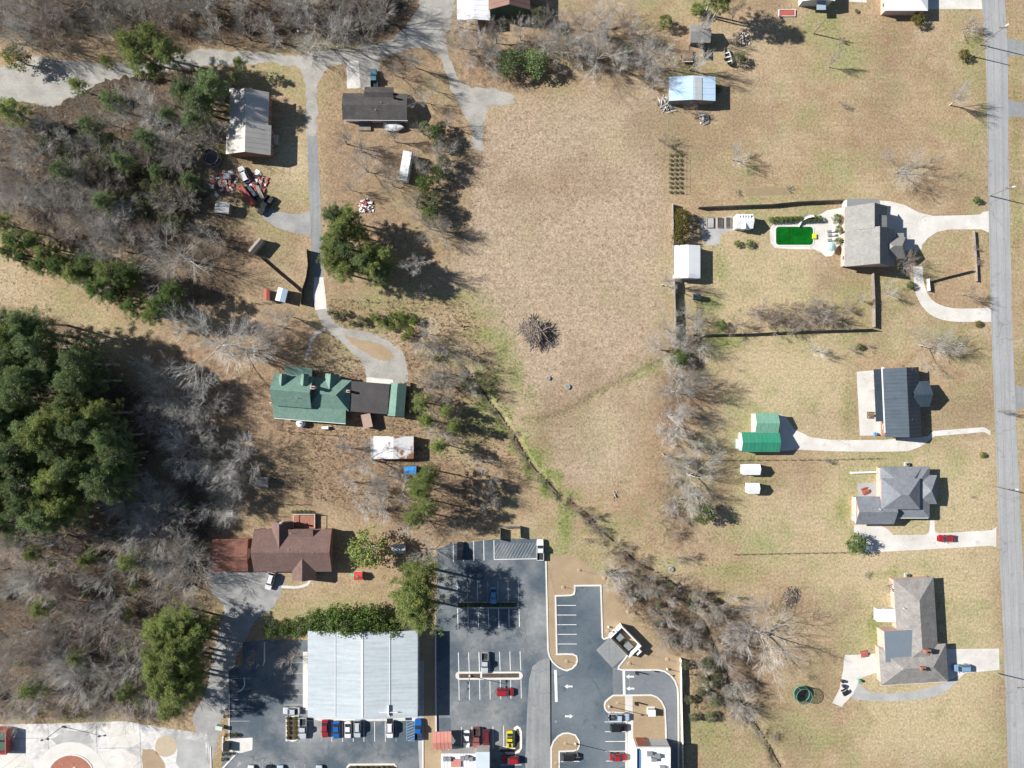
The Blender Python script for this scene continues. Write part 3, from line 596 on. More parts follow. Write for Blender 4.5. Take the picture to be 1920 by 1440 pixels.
# west: two-storey brick house with a pale standing-seam roof
h = House('house', 'two-storey brick house with tan metal gable roof beside the junk yard', 'house', 466, 232, -1.5)
h.blk(467, 205, 73, 66, 3.9, 6.2, 'gable', 'y', brick_red, r_tan, seams=1.2, win=3); h.blk(466, 262, 84, 56, 3.8, 6.2, 'gable', 'y', brick_red, r_tan, seams=1.2, win=3)
h.vent(475, 237, 5.7); h.vent(455, 255, 5.5); h.door(505, 262, 90); h.box('porch_step', 516, 262, 0, 1.6, 2.6, 0, .3, concrete); h.box('ventilation_box', 434, 168, 2.5, 1.3, 1.0, 0, 2.3, white)
# mobile home
h = House('mobile_home', 'long grey mobile home with charcoal shingle roof and covered boat behind', 'house', 702, 199, -.5)
h.blk(703, 200, 121, 50, 2.9, 4.0, 'gable', 'x', siding, r_char, win=5); h.blk(711, 176, 54, 26, 2.8, 3.9, 'gable', 'x', siding, r_char, oh=.3); h.chimney(739, 181, 4.6, black, .6); h.vent(714, 192, 4.1); h.vent(704, 206, 3.8)
h.box('gutter', 705, 225.5, 2.8, 17, .15, 2.65, 2.85, trim); h.door(690, 224, 0)
h.box('porch_deck', 684, 236, .5, 3.2, 2.4, 0, .5, woodgrey)
# green-roofed farmhouse
h = House('farmhouse', 'rambling green-shingled farmhouse with two dormers and dark flat-roofed link', 'house', 620, 742, -4.5)
rf = h.blk(549, 733, 74, 60, 4.3, 7.0, 'gable', 'x', siding, r_green, win=3)
for dx in (527, 568):
    h.blk(dx+3, 712, 14, 22, 5.6, 6.6, 'gable', 'y', siding, r_green, oh=.2, base=4.2)
h.blk(618, 739, 78, 58, 3.2, 5.4, 'hip', 'x', siding, r_green, win=2, hipa=.8); h.blk(622, 716, 26, 30, 3.25, 4.9, 'gable', 'y', siding, r_green); h.box('gutter', 581, 789.5, 2.6, 19.2, .14, 2.5, 2.64, trim)
h.blk(692, 745.5, 74, 57, 3.0, 3.25, 'shed', 'x', siding, r_flat, oh=.2); h.blk(744.5, 749.5, 31, 62, 2.8, 3.9, 'gable', 'y', siding, r_green, win=2)
h.blk(581, 776, 136, 27, 2.6, 3.5, 'shed', 'x', siding, r_green, oh=1.6); h.blk(560, 697, 51, 18, 2.9, 3.3, 'shed', 'x', siding, r_green, oh=1.0)
h.chimney(585.5, 726.5, 7.3, brick_pink, 1.0); h.chimney(652.5, 733.5, 4.6, brick_pink, .8); h.vent(556, 746, 6.3); h.door(560, 700, 0)
h.box('gutter', 540, 757.5, 3.5, 10, .12, 3.45, 3.6, trim)
h = House('lean_to', 'pale pink timber lean-to roof leaning between farmhouse and yard', 'shed', 688, 789, 12); h.blk(688, 789, 17, 26, 2.1, 2.5, 'shed', 'y', woodbrown, mat('pink_board', (.50,.36,.29),(.44,.31,.25),.8), oh=.2)
h = House('tool_shed', 'rusting white-roofed shed among bare trees south of the farmhouse', 'shed', 738, 839, 0)
h.blk(738, 839, 75, 42, 2.6, 3.4, 'gable', 'y', woodgrey, r_rusty, oh=.2, win=0); h.blk(702, 841, 14, 40, 2.2, 2.5, 'shed', 'y', woodgrey, r_blue2, oh=.2)
# brown ranch house
h = House('ranch_house', 'brown-roofed ranch house with red timber deck and entrance gable', 'house', 549, 1035, 0)
h.blk(549, 1032, 146, 80, 3.2, 5.6, 'gable', 'x', brick_red, r_brown, win=4); h.blk(528, 1006, 37, 56, 3.2, 5.2, 'gable', 'y', brick_red, r_brown, win=0); h.blk(570, 1060, 45, 54, 3.2, 4.9, 'gable', 'y', brick_red, r_brown); h.blk(566, 1013, 46, 44, 3.15, 4.4, 'shed', 'x', brick_red, r_brown)
h.vent(545, 1000, 4.7); h.vent(541, 1030, 5.3); h.vent(586, 1036, 5.3); h.chimney(526, 981, 5.4, trim, .5); h.door(594, 1072, 0)
dk = h.box('deck', 570, 978, .9, 6.0, 4.0, .75, .9, mat('red_deck', (.33,.15,.10),(.27,.12,.085),.8))
for i in range(13): MB().cbox(h.loc(570-19.5+i*3.25, 964.7, 1.8), .08, .08, 0, 1.8).build('rail_post', trim, dk)
h.box('rail', 570, 964.7, 1.8, 6.0, .1, 1.75, 1.85, trim, parent=dk); h.box('rail', 550, 977, 1.8, .1, 3.8, 1.75, 1.85, trim, parent=dk); h.box('rail', 590, 977, 1.8, .1, 3.8, 1.75, 1.85, trim, parent=dk)
h = House('garage', 'low rust-red shingled garage west of the brown ranch house', 'garage', 432, 1041, 0); h.blk(431.5, 1041, 67, 61, 2.7, 3.5, 'gable', 'x', brick_red, r_rust, win=1); h.door(468, 1041, 90, 2.6, 0, trim, 'garage_door')
# large white metal building
h = House('warehouse', 'large flat-pitched white metal building beside the car park', 'warehouse', 680, 1264, 0)
rf = h.blk(680, 1264, 206, 162, 5.2, 6.4, 'gable', 'y', siding, r_white, oh=.25, seams=1.0, win=0, seam_mat=seam_w)
for x in (629, 731):
    X, Y = h.loc(x, 1264, 5.8); MB().box(X-.12, Y-11.3, 5.83, X+.12, Y+11.3, 5.90).build('lap_joint', seam_w, rf)
X, Y = h.loc(679, 1264, 6.4); MB().box(X-.25, Y-11.4, 6.40, X+.25, Y+11.4, 6.46).build('ridge_cap', trim, rf)
X, Y = h.loc(729, 1331, 5.8)
sg = MB().box(X-.1, Y-1.4, 5.7, X+.1, Y+1.4, 6.35).box(X-2.4, Y-.6, 5.86, X+2.4, Y-.45, 6.2).build('roof_sign_frame', trim, h.o)
for i in range(5): h.door(600+i*36, 1343, 0, 1.8, .05, glass)
h.box('gutter', 680, 1344.4, 5.2, 29, .2, 5.05, 5.2, trim)
h.box('awning', 731, 1349, 3, 1.6, 1.2, 2.9, 3.05, black)
# pavilion and diner at the bottom edge
h = House('pavilion', 'small pavilion with salmon red metal roof beside the car park', 'pavilion', 829, 1388, 3); h.blk(829.5, 1389, 35, 34, 2.9, 3.9, 'gable', 'x', None, r_red, oh=.2, seams=.9)
for dx in (-13, 13):
    for dy in (-12, 12): h.box('post', 829+dx, 1388+dy, 1.5, .2, .2, 0, 3.0, trim)
h = House('diner', 'white ribbed-roof diner building with rooftop ducts by the salmon pavilion', 'building', 870, 1445, 0)
h.blk(872, 1450, 90, 76, 3.9, 4.2, 'shed', 'x', siding, r_bright, oh=.1, seams=.8, seam_mat=r_blue2); h.blk(905, 1433, 26, 48, 4.3, 4.5, 'shed', 'x', siding, mat('paleblue_roof', (.50,.56,.60),(.46,.52,.56),.4,amt=.04), oh=.1)
for x, y in ((834,1424),(842,1424),(867,1423),(875,1421),(883,1424)): h.box('rooftop_unit', x, y, 4.8, 1.0, 1.0, 4.0, 4.9, steel)
h.box('salmon_panel', 855, 1431, 4.4, 2.6, 2.0, 4.1, 4.5, r_red)
h = House('restaurant', 'flat-roofed white restaurant with brown tower wall beside the drive-through lane', 'restaurant', 1222, 1440, 0)
h.blk(1225, 1440, 64, 76, 5.0, 5.0, 'flat', 'x', mat('grey_panel', (.46,.46,.45),(.40,.40,.39),.5), r_bright, oh=.05)
for (x, y, l, ww) in ((1225,1402.5,9.0,.25),(1193.5,1440,.25,10.6),(1256.5,1440,.25,10.6)): h.box('parapet', x, y, 5.6, l, ww, 5.0, 5.6, trim)
h.box('brown_panel', 1206, 1401.5, 5, 2.6, .3, 0, 5.0, mat('rust_panel', (.30,.11,.065),(.26,.10,.06),.5)); h.box('parapet_shadow', 1198, 1440, 5.1, .9, 9.5, 5.01, 5.12, mat('parapet_shadow', (.12,.25,.50),(.14,.27,.5),.5))  # blue strip paints the west parapet's shadow onto the flat roof
for x, y in ((1218,1414),(1233,1418),(1226,1424),(1242,1440)): h.box('rooftop_unit', x, y, 5.6, 1.4, 1.0, 5.0, 5.9, steel)
# north edge buildings
h = House('barn', 'brown metal-sided barn with green gable front at the north lane', 'barn', 952, 0, 0); h.blk(955, -12, 78, 60, 5.0, 7.6, 'gable', 'y', mat('green_wall', (.06,.10,.075),(.05,.08,.06),.5), mat('brown_metal', (.20,.115,.09),(.25,.16,.125),.15,amt=.12), oh=.25, seams=1.2)
h = House('carport', 'white sheet-metal carport beside the brown barn', 'carport', 888, 10, 0); h.blk(888, -2, 62, 80, 3.4, 4.0, 'gable', 'y', None, r_bright, oh=.2, seams=1.2)
for dx in (-26, 26):
    for dy in (-34, 0, 34): h.box('post', 888+dx, -2+dy, 2, .15, .15, 0, 3.5, steel)
h = House('bungalow', 'white hip-roofed bungalow by the road at the north edge', 'house', 1700, -20, 0); h.blk(1700, -25, 80, 90, 3.2, 5.2, 'hip', 'y', brick_pink, r_bright, win=3); h.door(1738, -20, 90)
h = House('cottage', 'white-roofed cottage with a dark bay at the north edge', 'house', 1535, -22, 0); h.blk(1535, -22, 62, 48, 3.4, 4.6, 'gable', 'y', siding, r_bright, win=2); h.box('porch_roof', 1540, 8, 2.6, 2.4, 3.0, 2.5, 2.65, mat('paleblue_sheet', (.30,.38,.46),(.27,.34,.42),.5))
# blue shed and others north
h = House('metal_shed', 'open shed with pale blue sheet roof under a bare tree', 'shed', 1298, 168, 0); rf = h.blk(1298, 166.5, 87, 45, 3.2, 4.0, 'gable', 'y', woodgrey, r_blue, oh=.2, seams=1.5)
X, Y = h.loc(1308, 166, 3.9); MB().add([(X-1.2,Y-3.0,3.96),(X+1.2,Y-3.0,3.80),(X+1.2,Y+3.0,3.80),(X-1.2,Y+3.0,3.96)], [(0,1,2,3)]).build('patch_sheet', r_blue2, rf)
h = House('garden_hut', 'small grey shingle hut under bare branches north of the blue shed', 'shed', 1312, 62, 0); h.blk(1313, 63, 38, 34, 2.8, 3.9, 'gable', 'x', woodgrey, r_grey, win=1)
# grey steep-roofed house with the pool
h = House('pool_house', 'steep grey-roofed brick house with dormer beside the green pool', 'house', 1625, 440, 0)
h.blk(1623.5, 411, 79, 46, 3.2, 7.6, 'gable', 'y', brick_pink, r_grey, win=0); h.blk(1631, 466, 94, 68, 3.2, 8.2, 'gable', 'y', brick_pink, r_grey, win=2)
h.blk(1672, 465, 52, 40, 3.4, 6.4, 'hip', 'x', brick_pink, r_grey, win=0, hipa=.9); h.blk(1651, 415, 24, 22, 5.4, 6.2, 'shed', 'y', siding, r_grey, oh=.2, base=3.6); h.blk(1618, 384, 60, 22, 3.0, 3.15, 'shed', 'x', siding, mat('grey_flat', (.23,.235,.245),(.21,.215,.225),.4,amt=.04), oh=.1)
h.door(1690, 446, 90); h.box('porch_roof', 1688, 446, 3.0, 2.0, 2.6, 2.8, 3.0, r_grey); h.box('gutter', 1585, 440, 3.2, .15, 14, 3.0, 3.2, trim)
# navy metal roof house
h = House('house', 'house with dark navy standing-seam roof and wide concrete patio', 'house', 1690, 754, 2.6)
h.blk(1691.5, 754, 68, 129, 3.0, 5.7, 'gable', 'y', brick_red, r_navy, seams=1.0, win=4); h.blk(1725, 739, 34, 48, 3.0, 4.8, 'gable', 'x', brick_red, r_navy, seams=1.0); h.blk(1648.5, 741, 17, 98, 2.6, 2.75, 'shed', 'y', None, r_navy, oh=.1)
h.box('gutter', 1658, 750, 3.0, .8, 17.5, 2.93, 3.02, trim); h.vent(1709, 786, 4.6); h.door(1735, 739, 90)
for i in range(4): h.box('post', 1641+i*.9, 700+i*28, 1.3, .15, .15, 0, 2.6, trim)
# green garage
h = House('garage', 'bright green metal garage with a paler green north bay', 'garage', 1428, 812, 0); h.blk(1426, 829, 71, 37, 3.2, 4.4, 'gable', 'x', siding, r_grn2, oh=.25, seams=1.0); h.blk(1438, 793, 43, 37, 3.3, 4.3, 'gable', 'x', siding, r_grn3, oh=.25, seams=1.0)
h.door(1458, 829, 90, 3.0, 0, trim, 'garage_door'); h.door(1456, 793, 90, 3.0, 0, trim, 'garage_door'); h.box('lean_to_roof', 1413, 793, 2.6, 1.2, 5.0, 2.4, 2.55, mat('pinkwhite', (.60,.55,.52),(.54,.48,.45),.6))
h.box('store_box', 1386, 832, 1.0, 1.2, 2.6, 0, 1.1, r_blue)
# slate hip house
h = House('house', 'slate grey hip-roofed brick house with raised centre roof and west gable', 'house', 1690, 928, 0)
h.blk(1697, 923, 92, 96, 3.0, 5.2, 'hip', 'x', brick_pink, r_slate, win=3); h.blk(1689, 926, 72, 58, 4.6, 6.6, 'hip', 'x', brick_pink, r_slate, base=3.2); h.blk(1738, 918, 38, 54, 3.0, 5.0, 'hip', 'x', brick_pink, r_slate, hipa=.8); h.blk(1640, 957, 72, 52, 3.0, 5.1, 'gable', 'x', brick_pink, r_slate, win=2); h.blk(1690, 900, 78, 50, 3.0, 4.8, 'hip', 'x', brick_pink, r_slate)
h.vent(1650, 955, 5.2); h.door(1744, 940, 90); h.box('gutter', 1695, 971.5, 3.0, 13.0, .15, 2.85, 3.0, trim); h.box('fascia', 1605, 957, 3.4, .12, 7.0, 3.0, 3.25, trim)
# tan grey hip house
h = House('house', 'tan-grey hip-roofed brick house with two chimneys and flat blue-grey porch roof', 'house', 1715, 1190, 3.5)
h.blk(1718, 1167, 75, 166, 2.9, 5.0, 'hip', 'y', brick_pink, r_mixed, win=4); h.blk(1713, 1246, 126, 71, 2.95, 5.2, 'hip', 'x', brick_pink, r_mixed, win=3); h.blk(1691, 1211, 64, 58, 4.0, 4.25, 'shed', 'x', brick_pink, r_bluegrey, oh=.2)
h.chimney(1741, 1223, 6.0, brick_red, 1.3); h.chimney(1732, 1255, 6.2, brick_red, 1.1); h.vent(1695, 1141, 4.4); h.door(1775, 1240, 90, 2.8, 0, trim, 'garage_door'); h.box('gutter', 1713, 1281.5, 2.95, 17.5, .15, 2.8, 2.95, trim)
h = House('camper', 'white pop-up camper parked against the tan-grey hip house', 'camper', 1663, 1154, 0); h.blk(1663, 1154, 37, 24, 2.4, 2.55, 'shed', 'x', siding, r_bright, oh=.1, base=.5, win=1)
for dx in (-8, 8):
    for dy in (-8, 8): MB().tube([(*h.loc(1663+dx, 1154+dy-1), .3), (*h.loc(1663+dx, 1154+dy+1), .3)], .3, 12).build('wheel', black, h.o)
# sheds
for (nm, lb, cx, cy, ww, dd, e, r_, ax, rm) in (
    ('shed', 'white gable shed at the pool garden fence corner', 1289, 491, 48, 62, 2.7, 3.6, 'y', r_bright),
    ('shed', 'white garden shed with small dormer near raised beds', 1396, 415, 32, 27, 2.5, 3.6, 'x', r_bright),
    ('shed', 'longer white metal shed with bench, south of the green garage', 1409, 880.5, 33, 20, 2.5, 3.2, 'x', r_bright),
    ('shed', 'square white metal shed shaded by a bare tree', 1413, 916, 22, 20, 2.4, 3.1, 'x', r_bright),
    ('shed', 'silver sheet shed hidden at the wood edge by the junk yard', 417, 389, 27, 21, 2.2, 2.6, 'x', r_blue2),
    ('shed', 'pale blue tin shed beside a small red box shed', 528, 553, 19, 25, 2.1, 2.5, 'y', r_blue),
    ('shed', 'small red box shed near the lane fence', 500, 552, 10, 20, 1.9, 2.1, 'y', junkred),
    ('dog_kennel', 'low grey shingled kennel under a bare tree north of the ranch house', 491, 904, 24, 18, 1.9, 2.5, 'x', r_grey),
    ('shelter', 'long weathered timber shelter roof at the lane bend', 480, 461, 12, 33, 2.3, 2.8, 'y', woodgrey),
    ('blue_shelter', 'bright blue tarpaulin shelter beside green pine', 769, 882, 23, 15, 2.0, 2.3, 'x', mat('blue_tarp', (.03,.22,.58),(.06,.32,.66),.9)),
    ('shed', 'grey sheet-roofed store shed beside the upper car park', 747, 1030, 26, 16, 2.2, 2.6, 'x', r_blue2),
    ('shed', 'small dark blue tin hut by the pool garden tree shadow', 1307, 556, 15, 10, 1.8, 2.1, 'x', r_navy)):
    rz = {('shelter'): -40, }.get(nm, -8 if 'silver' in lb else -14 if 'pale blue tin' in lb else 0)
    h = House(nm, lb, 'shed' if nm != 'dog_kennel' else 'kennel', cx, cy, rz); h.blk(cx, cy, ww, dd, e, r_, 'gable', ax, woodgrey if rm not in (r_bright,) else white, rm, oh=.15, win=1 if rm is r_bright and ww > 25 else 0, th=.1)
    if 'dormer' in lb:
        h.blk(1396.5, 423, 11, 12, 2.6, 3.4, 'gable', 'y', white, r_bright, oh=.1)
        for i in range(5): h.box('skylight_rib', 1386+i*5.2, 408, 3.1, .18, 1.6, 2.95, 3.35, trim)
    if nm == 'dog_kennel' or 'square white' in lb: h.door(cx+ww/2-1.5, cy, 90, .8, .05)
# walled bin store
h = House('bin_store', 'white-walled bin store enclosure with open top by the car park', 'enclosure', 1170, 1198, -45.5)
for (x0, y0, x1, y1, nm) in ((-3.8,2.0,3.8,2.35,'wall'),(-3.8,-2.2,-3.45,2.0,'wall'),(3.45,-2.2,3.8,2.0,'wall'),(3.8,1.0,4.9,1.35,'wall'),(4.6,-.2,4.9,1.0,'wall')): MB().box(x0, y0, 0, x1, y1, 2.3).build(nm, trim, h.o)
for x0 in (-3.4, .05): MB().box(x0, -2.15, .15, x0+3.35, -2.05, 2.1).build('gate', steel, h.o)
for x, lb in ((-1.8, 'grey-lidded skip nearest the bin store west wall'), (1.7, 'grey-lidded skip nearest the bin store entrance niche')):
    dp = thing('skip', lb, 'dumpster', h.o.matrix_basis @ Vector((x, -.3, .03)), -45.5)
    MB().box(-1.0,-.85,.1,1.0,.85,1.25).build('bin', mat('bin_green', (.03,.05,.045),(.04,.06,.05),1), dp)
    for sg in (-1, 1): MB().add([(sg*.02,-.9,1.3),(sg*1.02,-.9,1.3),(sg*1.02,.9,1.5),(sg*.02,.9,1.5),(sg*.02,-.9,1.24),(sg*1.02,-.9,1.24),(sg*1.02,.9,1.44),(sg*.02,.9,1.44)], [(0,1,2,3),(4,7,6,5),(0,4,5,1),(1,5,6,2),(2,6,7,3),(3,7,4,0)]).build('lid', mat('lid_grey', (.20,.22,.23),(.17,.19,.2),1), dp)
    for sx in (-.8, .8):
        for sy in (-.6, .6): MB().cbox((sx, sy), .12, .2, 0, .12).build('caster', black, dp)
h = House('bin_store', 'dark red bin store enclosure at the concrete forecourt', 'enclosure', 8, 1384, 0)
for a in ((-2.2,3.0,2.2,3.25),(-2.2,-3.25,2.2,-3.0),(1.95,-3.0,2.2,3.0)): MB().box(a[0], a[1], 0, a[2], a[3], 2.4).build('wall', junkred, h.o)
for y, lb in ((1.4, 'green skip inside dark red enclosure, north one'), (-1.4, 'green skip inside dark red enclosure, south one')):
    dp = thing('skip', lb, 'dumpster', h.o.location+Vector((-.3, y, 0)), 0); MB().box(-1.5,-1.1,.05,1.5,1.1,1.4).build('bin', MATS['bin_green'], dp); MB().box(-1.55,-1.15,1.4,1.55,1.15,1.48).build('lid', mat('lid_green', (.06,.11,.09),(.05,.09,.075),1), dp)
for x, y, lb in ((1699,870,'square air conditioner on north side of slate hip house'),(1699,1078,'square air conditioner on north side of tan-grey hip house'),(617,1042,'air conditioner against east wall of ranch house')): acunit(x, y, lb)
# ------------------------------------------------------------------ vehicles
PAINT = {}
def paint(name, c, rough_=.28):
    if name not in PAINT:
        m_, t_, b_ = nodes('paint_'+name); tc = N(t_, 'ShaderNodeTexCoord')
        cc = mix(t_, 1.0, c, ramp(t_, noise(t_, tc.outputs['Object'], 3), .3, .7, .92, 1.06), 'MULTIPLY'); t_.links.new(cc, b_.inputs['Base Color'])
        b_.inputs['Roughness'].default_value = rough_; b_.inputs['Metallic'].default_value = .15; b_.inputs['Coat Weight'].default_value = .4; PAINT[name] = m_
    return PAINT[name]
COL = dict(white=(.75,.75,.75), silver=(.50,.53,.56), paleblue=(.42,.52,.62), black=(.02,.022,.028), red=(.36,.018,.025), darkred=(.17,.02,.025), blue=(.015,.12,.42), sky=(.13,.30,.52), yellow=(.75,.62,.02), teal=(.10,.20,.24), maroon=(.28,.09,.08), steelblue=(.20,.34,.50))
tyre = mat('tyre_rubber', (.018,.018,.018),(.025,.025,.025),2,rough_=.8); rim = mat('wheel_rim', (.45,.46,.47),(.4,.41,.42),2,rough_=.35,metal=.6)
lampw = mat('headlamp_lens', (.6,.62,.64),(.55,.57,.6),2,rough_=.15); lampr = mat('tail_lens', (.30,.01,.01),(.25,.01,.01),2,rough_=.2); bedm = mat('bed_liner', (.03,.03,.032),(.045,.045,.045),2)
def loft(st):
    mb_ = MB(); vs_ = []
    for x, w_, zb, zt in st: vs_ += [(x,-w_*.9,zb),(x,-w_,zb+.22),(x,-w_*.985,zt-.16),(x,-w_*.86,zt),(x,w_*.86,zt),(x,w_*.985,zt-.16),(x,w_,zb+.22),(x,w_*.9,zb)]
    n = len(st); fs = [(i*8+j, i*8+(j+1) % 8, (i+1)*8+(j+1) % 8, (i+1)*8+j) for i in range(n-1) for j in range(8)]
    fs = [f[::-1] for f in fs]+[tuple(range(8)), tuple((n-1)*8+j for j in range(7, -1, -1))]
    return mb_.add(vs_, fs)
SPEC = {
 'sedan': dict(L=4.7, st=[(-2.35,.76,.38,.80),(-2.22,.87,.25,.93),(-1.5,.92,.22,.97),(0,.93,.22,.96),(1.0,.92,.22,.93),(1.85,.89,.22,.83),(2.22,.80,.25,.73),(2.35,.66,.38,.62)], cab=(-1.75,1.0,-1.05,.22,.84,.64,.95,1.45), wb=(-1.38,1.42), tr=.33),
 'suv': dict(L=4.75, st=[(-2.37,.82,.42,.95),(-2.25,.92,.30,1.06),(-1,.95,.28,1.08),(.9,.94,.28,1.05),(1.75,.92,.28,.99),(2.2,.86,.3,.90),(2.37,.72,.42,.75)], cab=(-2.25,1.05,-1.95,.35,.87,.72,1.05,1.70), wb=(-1.4,1.42), tr=.37),
 'pickup': dict(L=5.7, st=[(-.72,.96,.38,1.16),(.9,.96,.38,1.14),(2.0,.94,.38,1.08),(2.65,.90,.40,1.0),(2.85,.76,.5,.85)], cab=(-.75,1.25,-.6,.55,.88,.74,1.12,1.80), wb=(-1.75,1.85), tr=.40),
 'jeep': dict(L=4.3, st=[(-2.1,.86,.42,1.0),(-1.95,.90,.35,1.08),(.4,.90,.35,1.08),(1.7,.80,.38,1.05),(2.0,.78,.45,.98),(2.1,.70,.5,.9)], cab=(-1.95,.6,-1.9,.35,.84,.76,1.06,1.75), wb=(-1.3,1.35), tr=.40)}
PROTO = {}
def car_proto(kind):
    s_ = SPEC[kind]; o = thing('car', 'x', 'car'); x0, x1, r0, r1, wb_, wr, z0, z1_ = s_['cab']
    b_ = loft(s_['st'])
    if kind == 'pickup':
        b_.box(-2.85,-.95,.40,-.73,.95,.72).box(-2.85,-.96,.72,-.73,-.86,1.14).box(-2.85,.86,.72,-.73,.96,1.14).box(-2.86,-.86,.72,-2.76,.86,1.14)
    b_.add([(x0,-wb_,z0-.03),(x1,-wb_,z0-.03),(x1,wb_,z0-.03),(x0,wb_,z0-.03),(r0,-wr,z1_),(r1,-wr,z1_),(r1,wr,z1_),(r0,wr,z1_)], [(4,5,6,7),(0,1,5,4),(1,2,6,5),(2,3,7,6),(3,0,4,7)])
    body = b_.build('body', paint('white', COL['white']), o)
    bv = body.modifiers.new('bevel', 'BEVEL'); bv.width = .06; bv.segments = 2; bv.limit_method = 'ANGLE'; bv.angle_limit = R(28)
    def pane(nm, q_):
        q_ = [Vector(p) for p in q_]; c = sum(q_, Vector())/4; n_ = (q_[1]-q_[0]).cross(q_[3]-q_[0]).normalized()
        if n_.dot(c-Vector((0, 0, z0))) < 0: n_ = -n_
        p = [c+(v_-c)*.92+n_*.02 for v_ in q_]+[c+(v_-c)*.92-n_*.01 for v_ in q_]
        MB().add(p, [(0,1,2,3),(7,6,5,4),(0,4,5,1),(1,5,6,2),(2,6,7,3),(3,7,4,0)]).build(nm, glass, o)
    pane('windscreen', [(x1,-wb_,z0),(x1,wb_,z0),(r1,wr,z1_),(r1,-wr,z1_)]); pane('rear_window', [(x0,-wb_,z0),(x0,wb_,z0),(r0,wr,z1_),(r0,-wr,z1_)])
    for sg in (-1, 1): pane('side_window', [(x0,sg*wb_,z0),(x1,sg*wb_,z0),(r1,sg*wr,z1_),(r0,sg*wr,z1_)])
    if kind == 'pickup': MB().box(-2.74,-.85,.722,-.75,.85,.74).build('bed', bedm, o)
    if kind in ('suv', 'jeep'):
        for sg in (-1, 1): MB().box(r0+.2, sg*(wr-.1)-.025, z1_+.0, r1-.1, sg*(wr-.1)+.025, z1_+.06).build('roof_rail', black, o)
    xe, xb = s_['st'][-1][0], (-2.86 if kind == 'pickup' else s_['st'][0][0]); zf = s_['st'][-1][3]
    for sg in (-1, 1):
        for wx in s_['wb']:
            r_ = s_['tr']; wy = sg*(s_['st'][2][1]-.10); w_ = MB().tube([(wx, wy-.11, r_), (wx, wy+.11, r_)], r_, 14).build('wheel', tyre, o)
            MB().tube([(wx, wy+sg*.09, r_), (wx, wy+sg*.125, r_)], r_*.62, 12).build('rim', rim, w_)
        MB().cbox((xe-.12, sg*.55), .2, .34, zf-.14, zf-.01).build('headlight', lampw, o); MB().cbox((xb+.05, sg*.68), .12, .26, .68, .92).build('taillight', lampr, o)
        MB().cbox((x1-.35, sg*(wb_+.17)), .14, .2, z0+.02, z0+.16).build('mirror', black, o)
    return o
def car(kind, px, py, hd, colr, label, group=None, cat=None):
    if kind not in PROTO: PROTO[kind] = car_proto(kind); o = PROTO[kind]
    else: o = copy_tree(PROTO[kind])
    o.name = {'pickup': 'pickup_truck', 'suv': 'parked_car', 'sedan': 'parked_car', 'jeep': 'parked_car'}[kind]
    o['label'] = label; o['category'] = cat or ('pickup truck' if kind == 'pickup' else 'car')
    if group: o['group'] = group
    o.location = (*P(px, py, .9).xy, .02); o.rotation_euler = (0, 0, R(hd))
    for c_ in o.children:
        if c_.name.split('.')[0] == 'body':
            c_.material_slots[0].link = 'OBJECT'; c_.material_slots[0].material = paint(colr, COL[colr])
    return o
car('pickup', 701, 149, 92, 'teal', 'dark teal pickup parked on the lane pad by the mobile home')
car('suv', 457, 327, 115, 'white', 'white estate car with black rear parked in the junk yard')
car('pickup', 497, 385, 235, 'black', 'black pickup with open bed at the junk yard entrance')
car('sedan', 1775, 1010, 180, 'red', 'red saloon on the concrete drive of the slate hip house')
car('suv', 1803, 1253, 180, 'steelblue', 'steel blue car in front of the tan-grey hip house garage')
car('suv', 506, 1090, 255, 'white', 'white hatchback parked south of the brown ranch house')
car('suv', 863, 1033, 90, 'black', 'black car in deep tree shade, top row of the car park')
car('pickup', 1013, 1031, 90, 'white', 'white pickup in the top right corner of the car park by the hatching')
car('sedan', 925, 1117, 270, 'sky', 'sky blue saloon nosed up to the hedge island')
car('pickup', 909, 1243, 270, 'silver', 'silver pickup above the long kerbed island')
car('suv', 947, 1298, 0, 'red', 'red car standing across the stalls below the long island')
car('sedan', 875, 1386, 270, 'white', 'white saloon in the row beside the salmon pavilion')
car('pickup', 893.5, 1384, 270, 'maroon', 'faded maroon pickup between white saloon and dark red car')
car('suv', 912, 1385, 270, 'darkred', 'dark red car beside the faded maroon pickup')
car('sedan', 956, 1387, 270, 'yellow', 'bright yellow sports coupe with black bonnet stripe')
y_ = bpy.context.scene.objects[-1]
car('pickup', 1161, 1345, 0, 'paleblue', 'pale blue pickup in the restaurant row')
car('suv', 1160, 1365, 0, 'black', 'black car between pale blue pickup and empty stall')
car('sedan', 1160, 1421, 0, 'red', 'red car with dark roof in the restaurant row')
car('suv', 1070, 1420, 0, 'black', 'black car below the rounded kerb island with light mast')
car('pickup', 568, 1366, 270, 'silver', 'silver pickup beside the shrub island of the white warehouse')
car('sedan', 609, 1367, 270, 'red', 'bright red convertible in the warehouse row')
car('sedan', 630, 1369, 270, 'blue', 'bright blue saloon beside the red convertible')
car('sedan', 652, 1369, 270, 'white', 'white saloon with sunroof beside the bright blue saloon')
car('suv', 670, 1367, 270, 'silver', 'silver hatchback next to the white saloon with sunroof')
car('suv', 731, 1368, 270, 'white', 'white car standing alone before the warehouse awning')
car('pickup', 784, 1368, 90, 'blue', 'deep blue pickup beside the blue hatched bay')
car('sedan', 546, 1333.5, 180, 'silver', 'silver coupe above the shrub island at the warehouse corner')
car('suv', 957, 1425, 180, 'red', 'red off-roader with open hatch right of the diner')
for x, c_, lb in ((470,'white','white car cut by the south edge beside the painted arrow'),(503,'black','black car cut by the south edge in the lower row'),(525,'paleblue','pale blue car cut by the south edge in the lower row'),(598,'silver','silver car cut by the south edge at the end of the lower row')): car('sedan', x, 1452, 90, c_, lb)
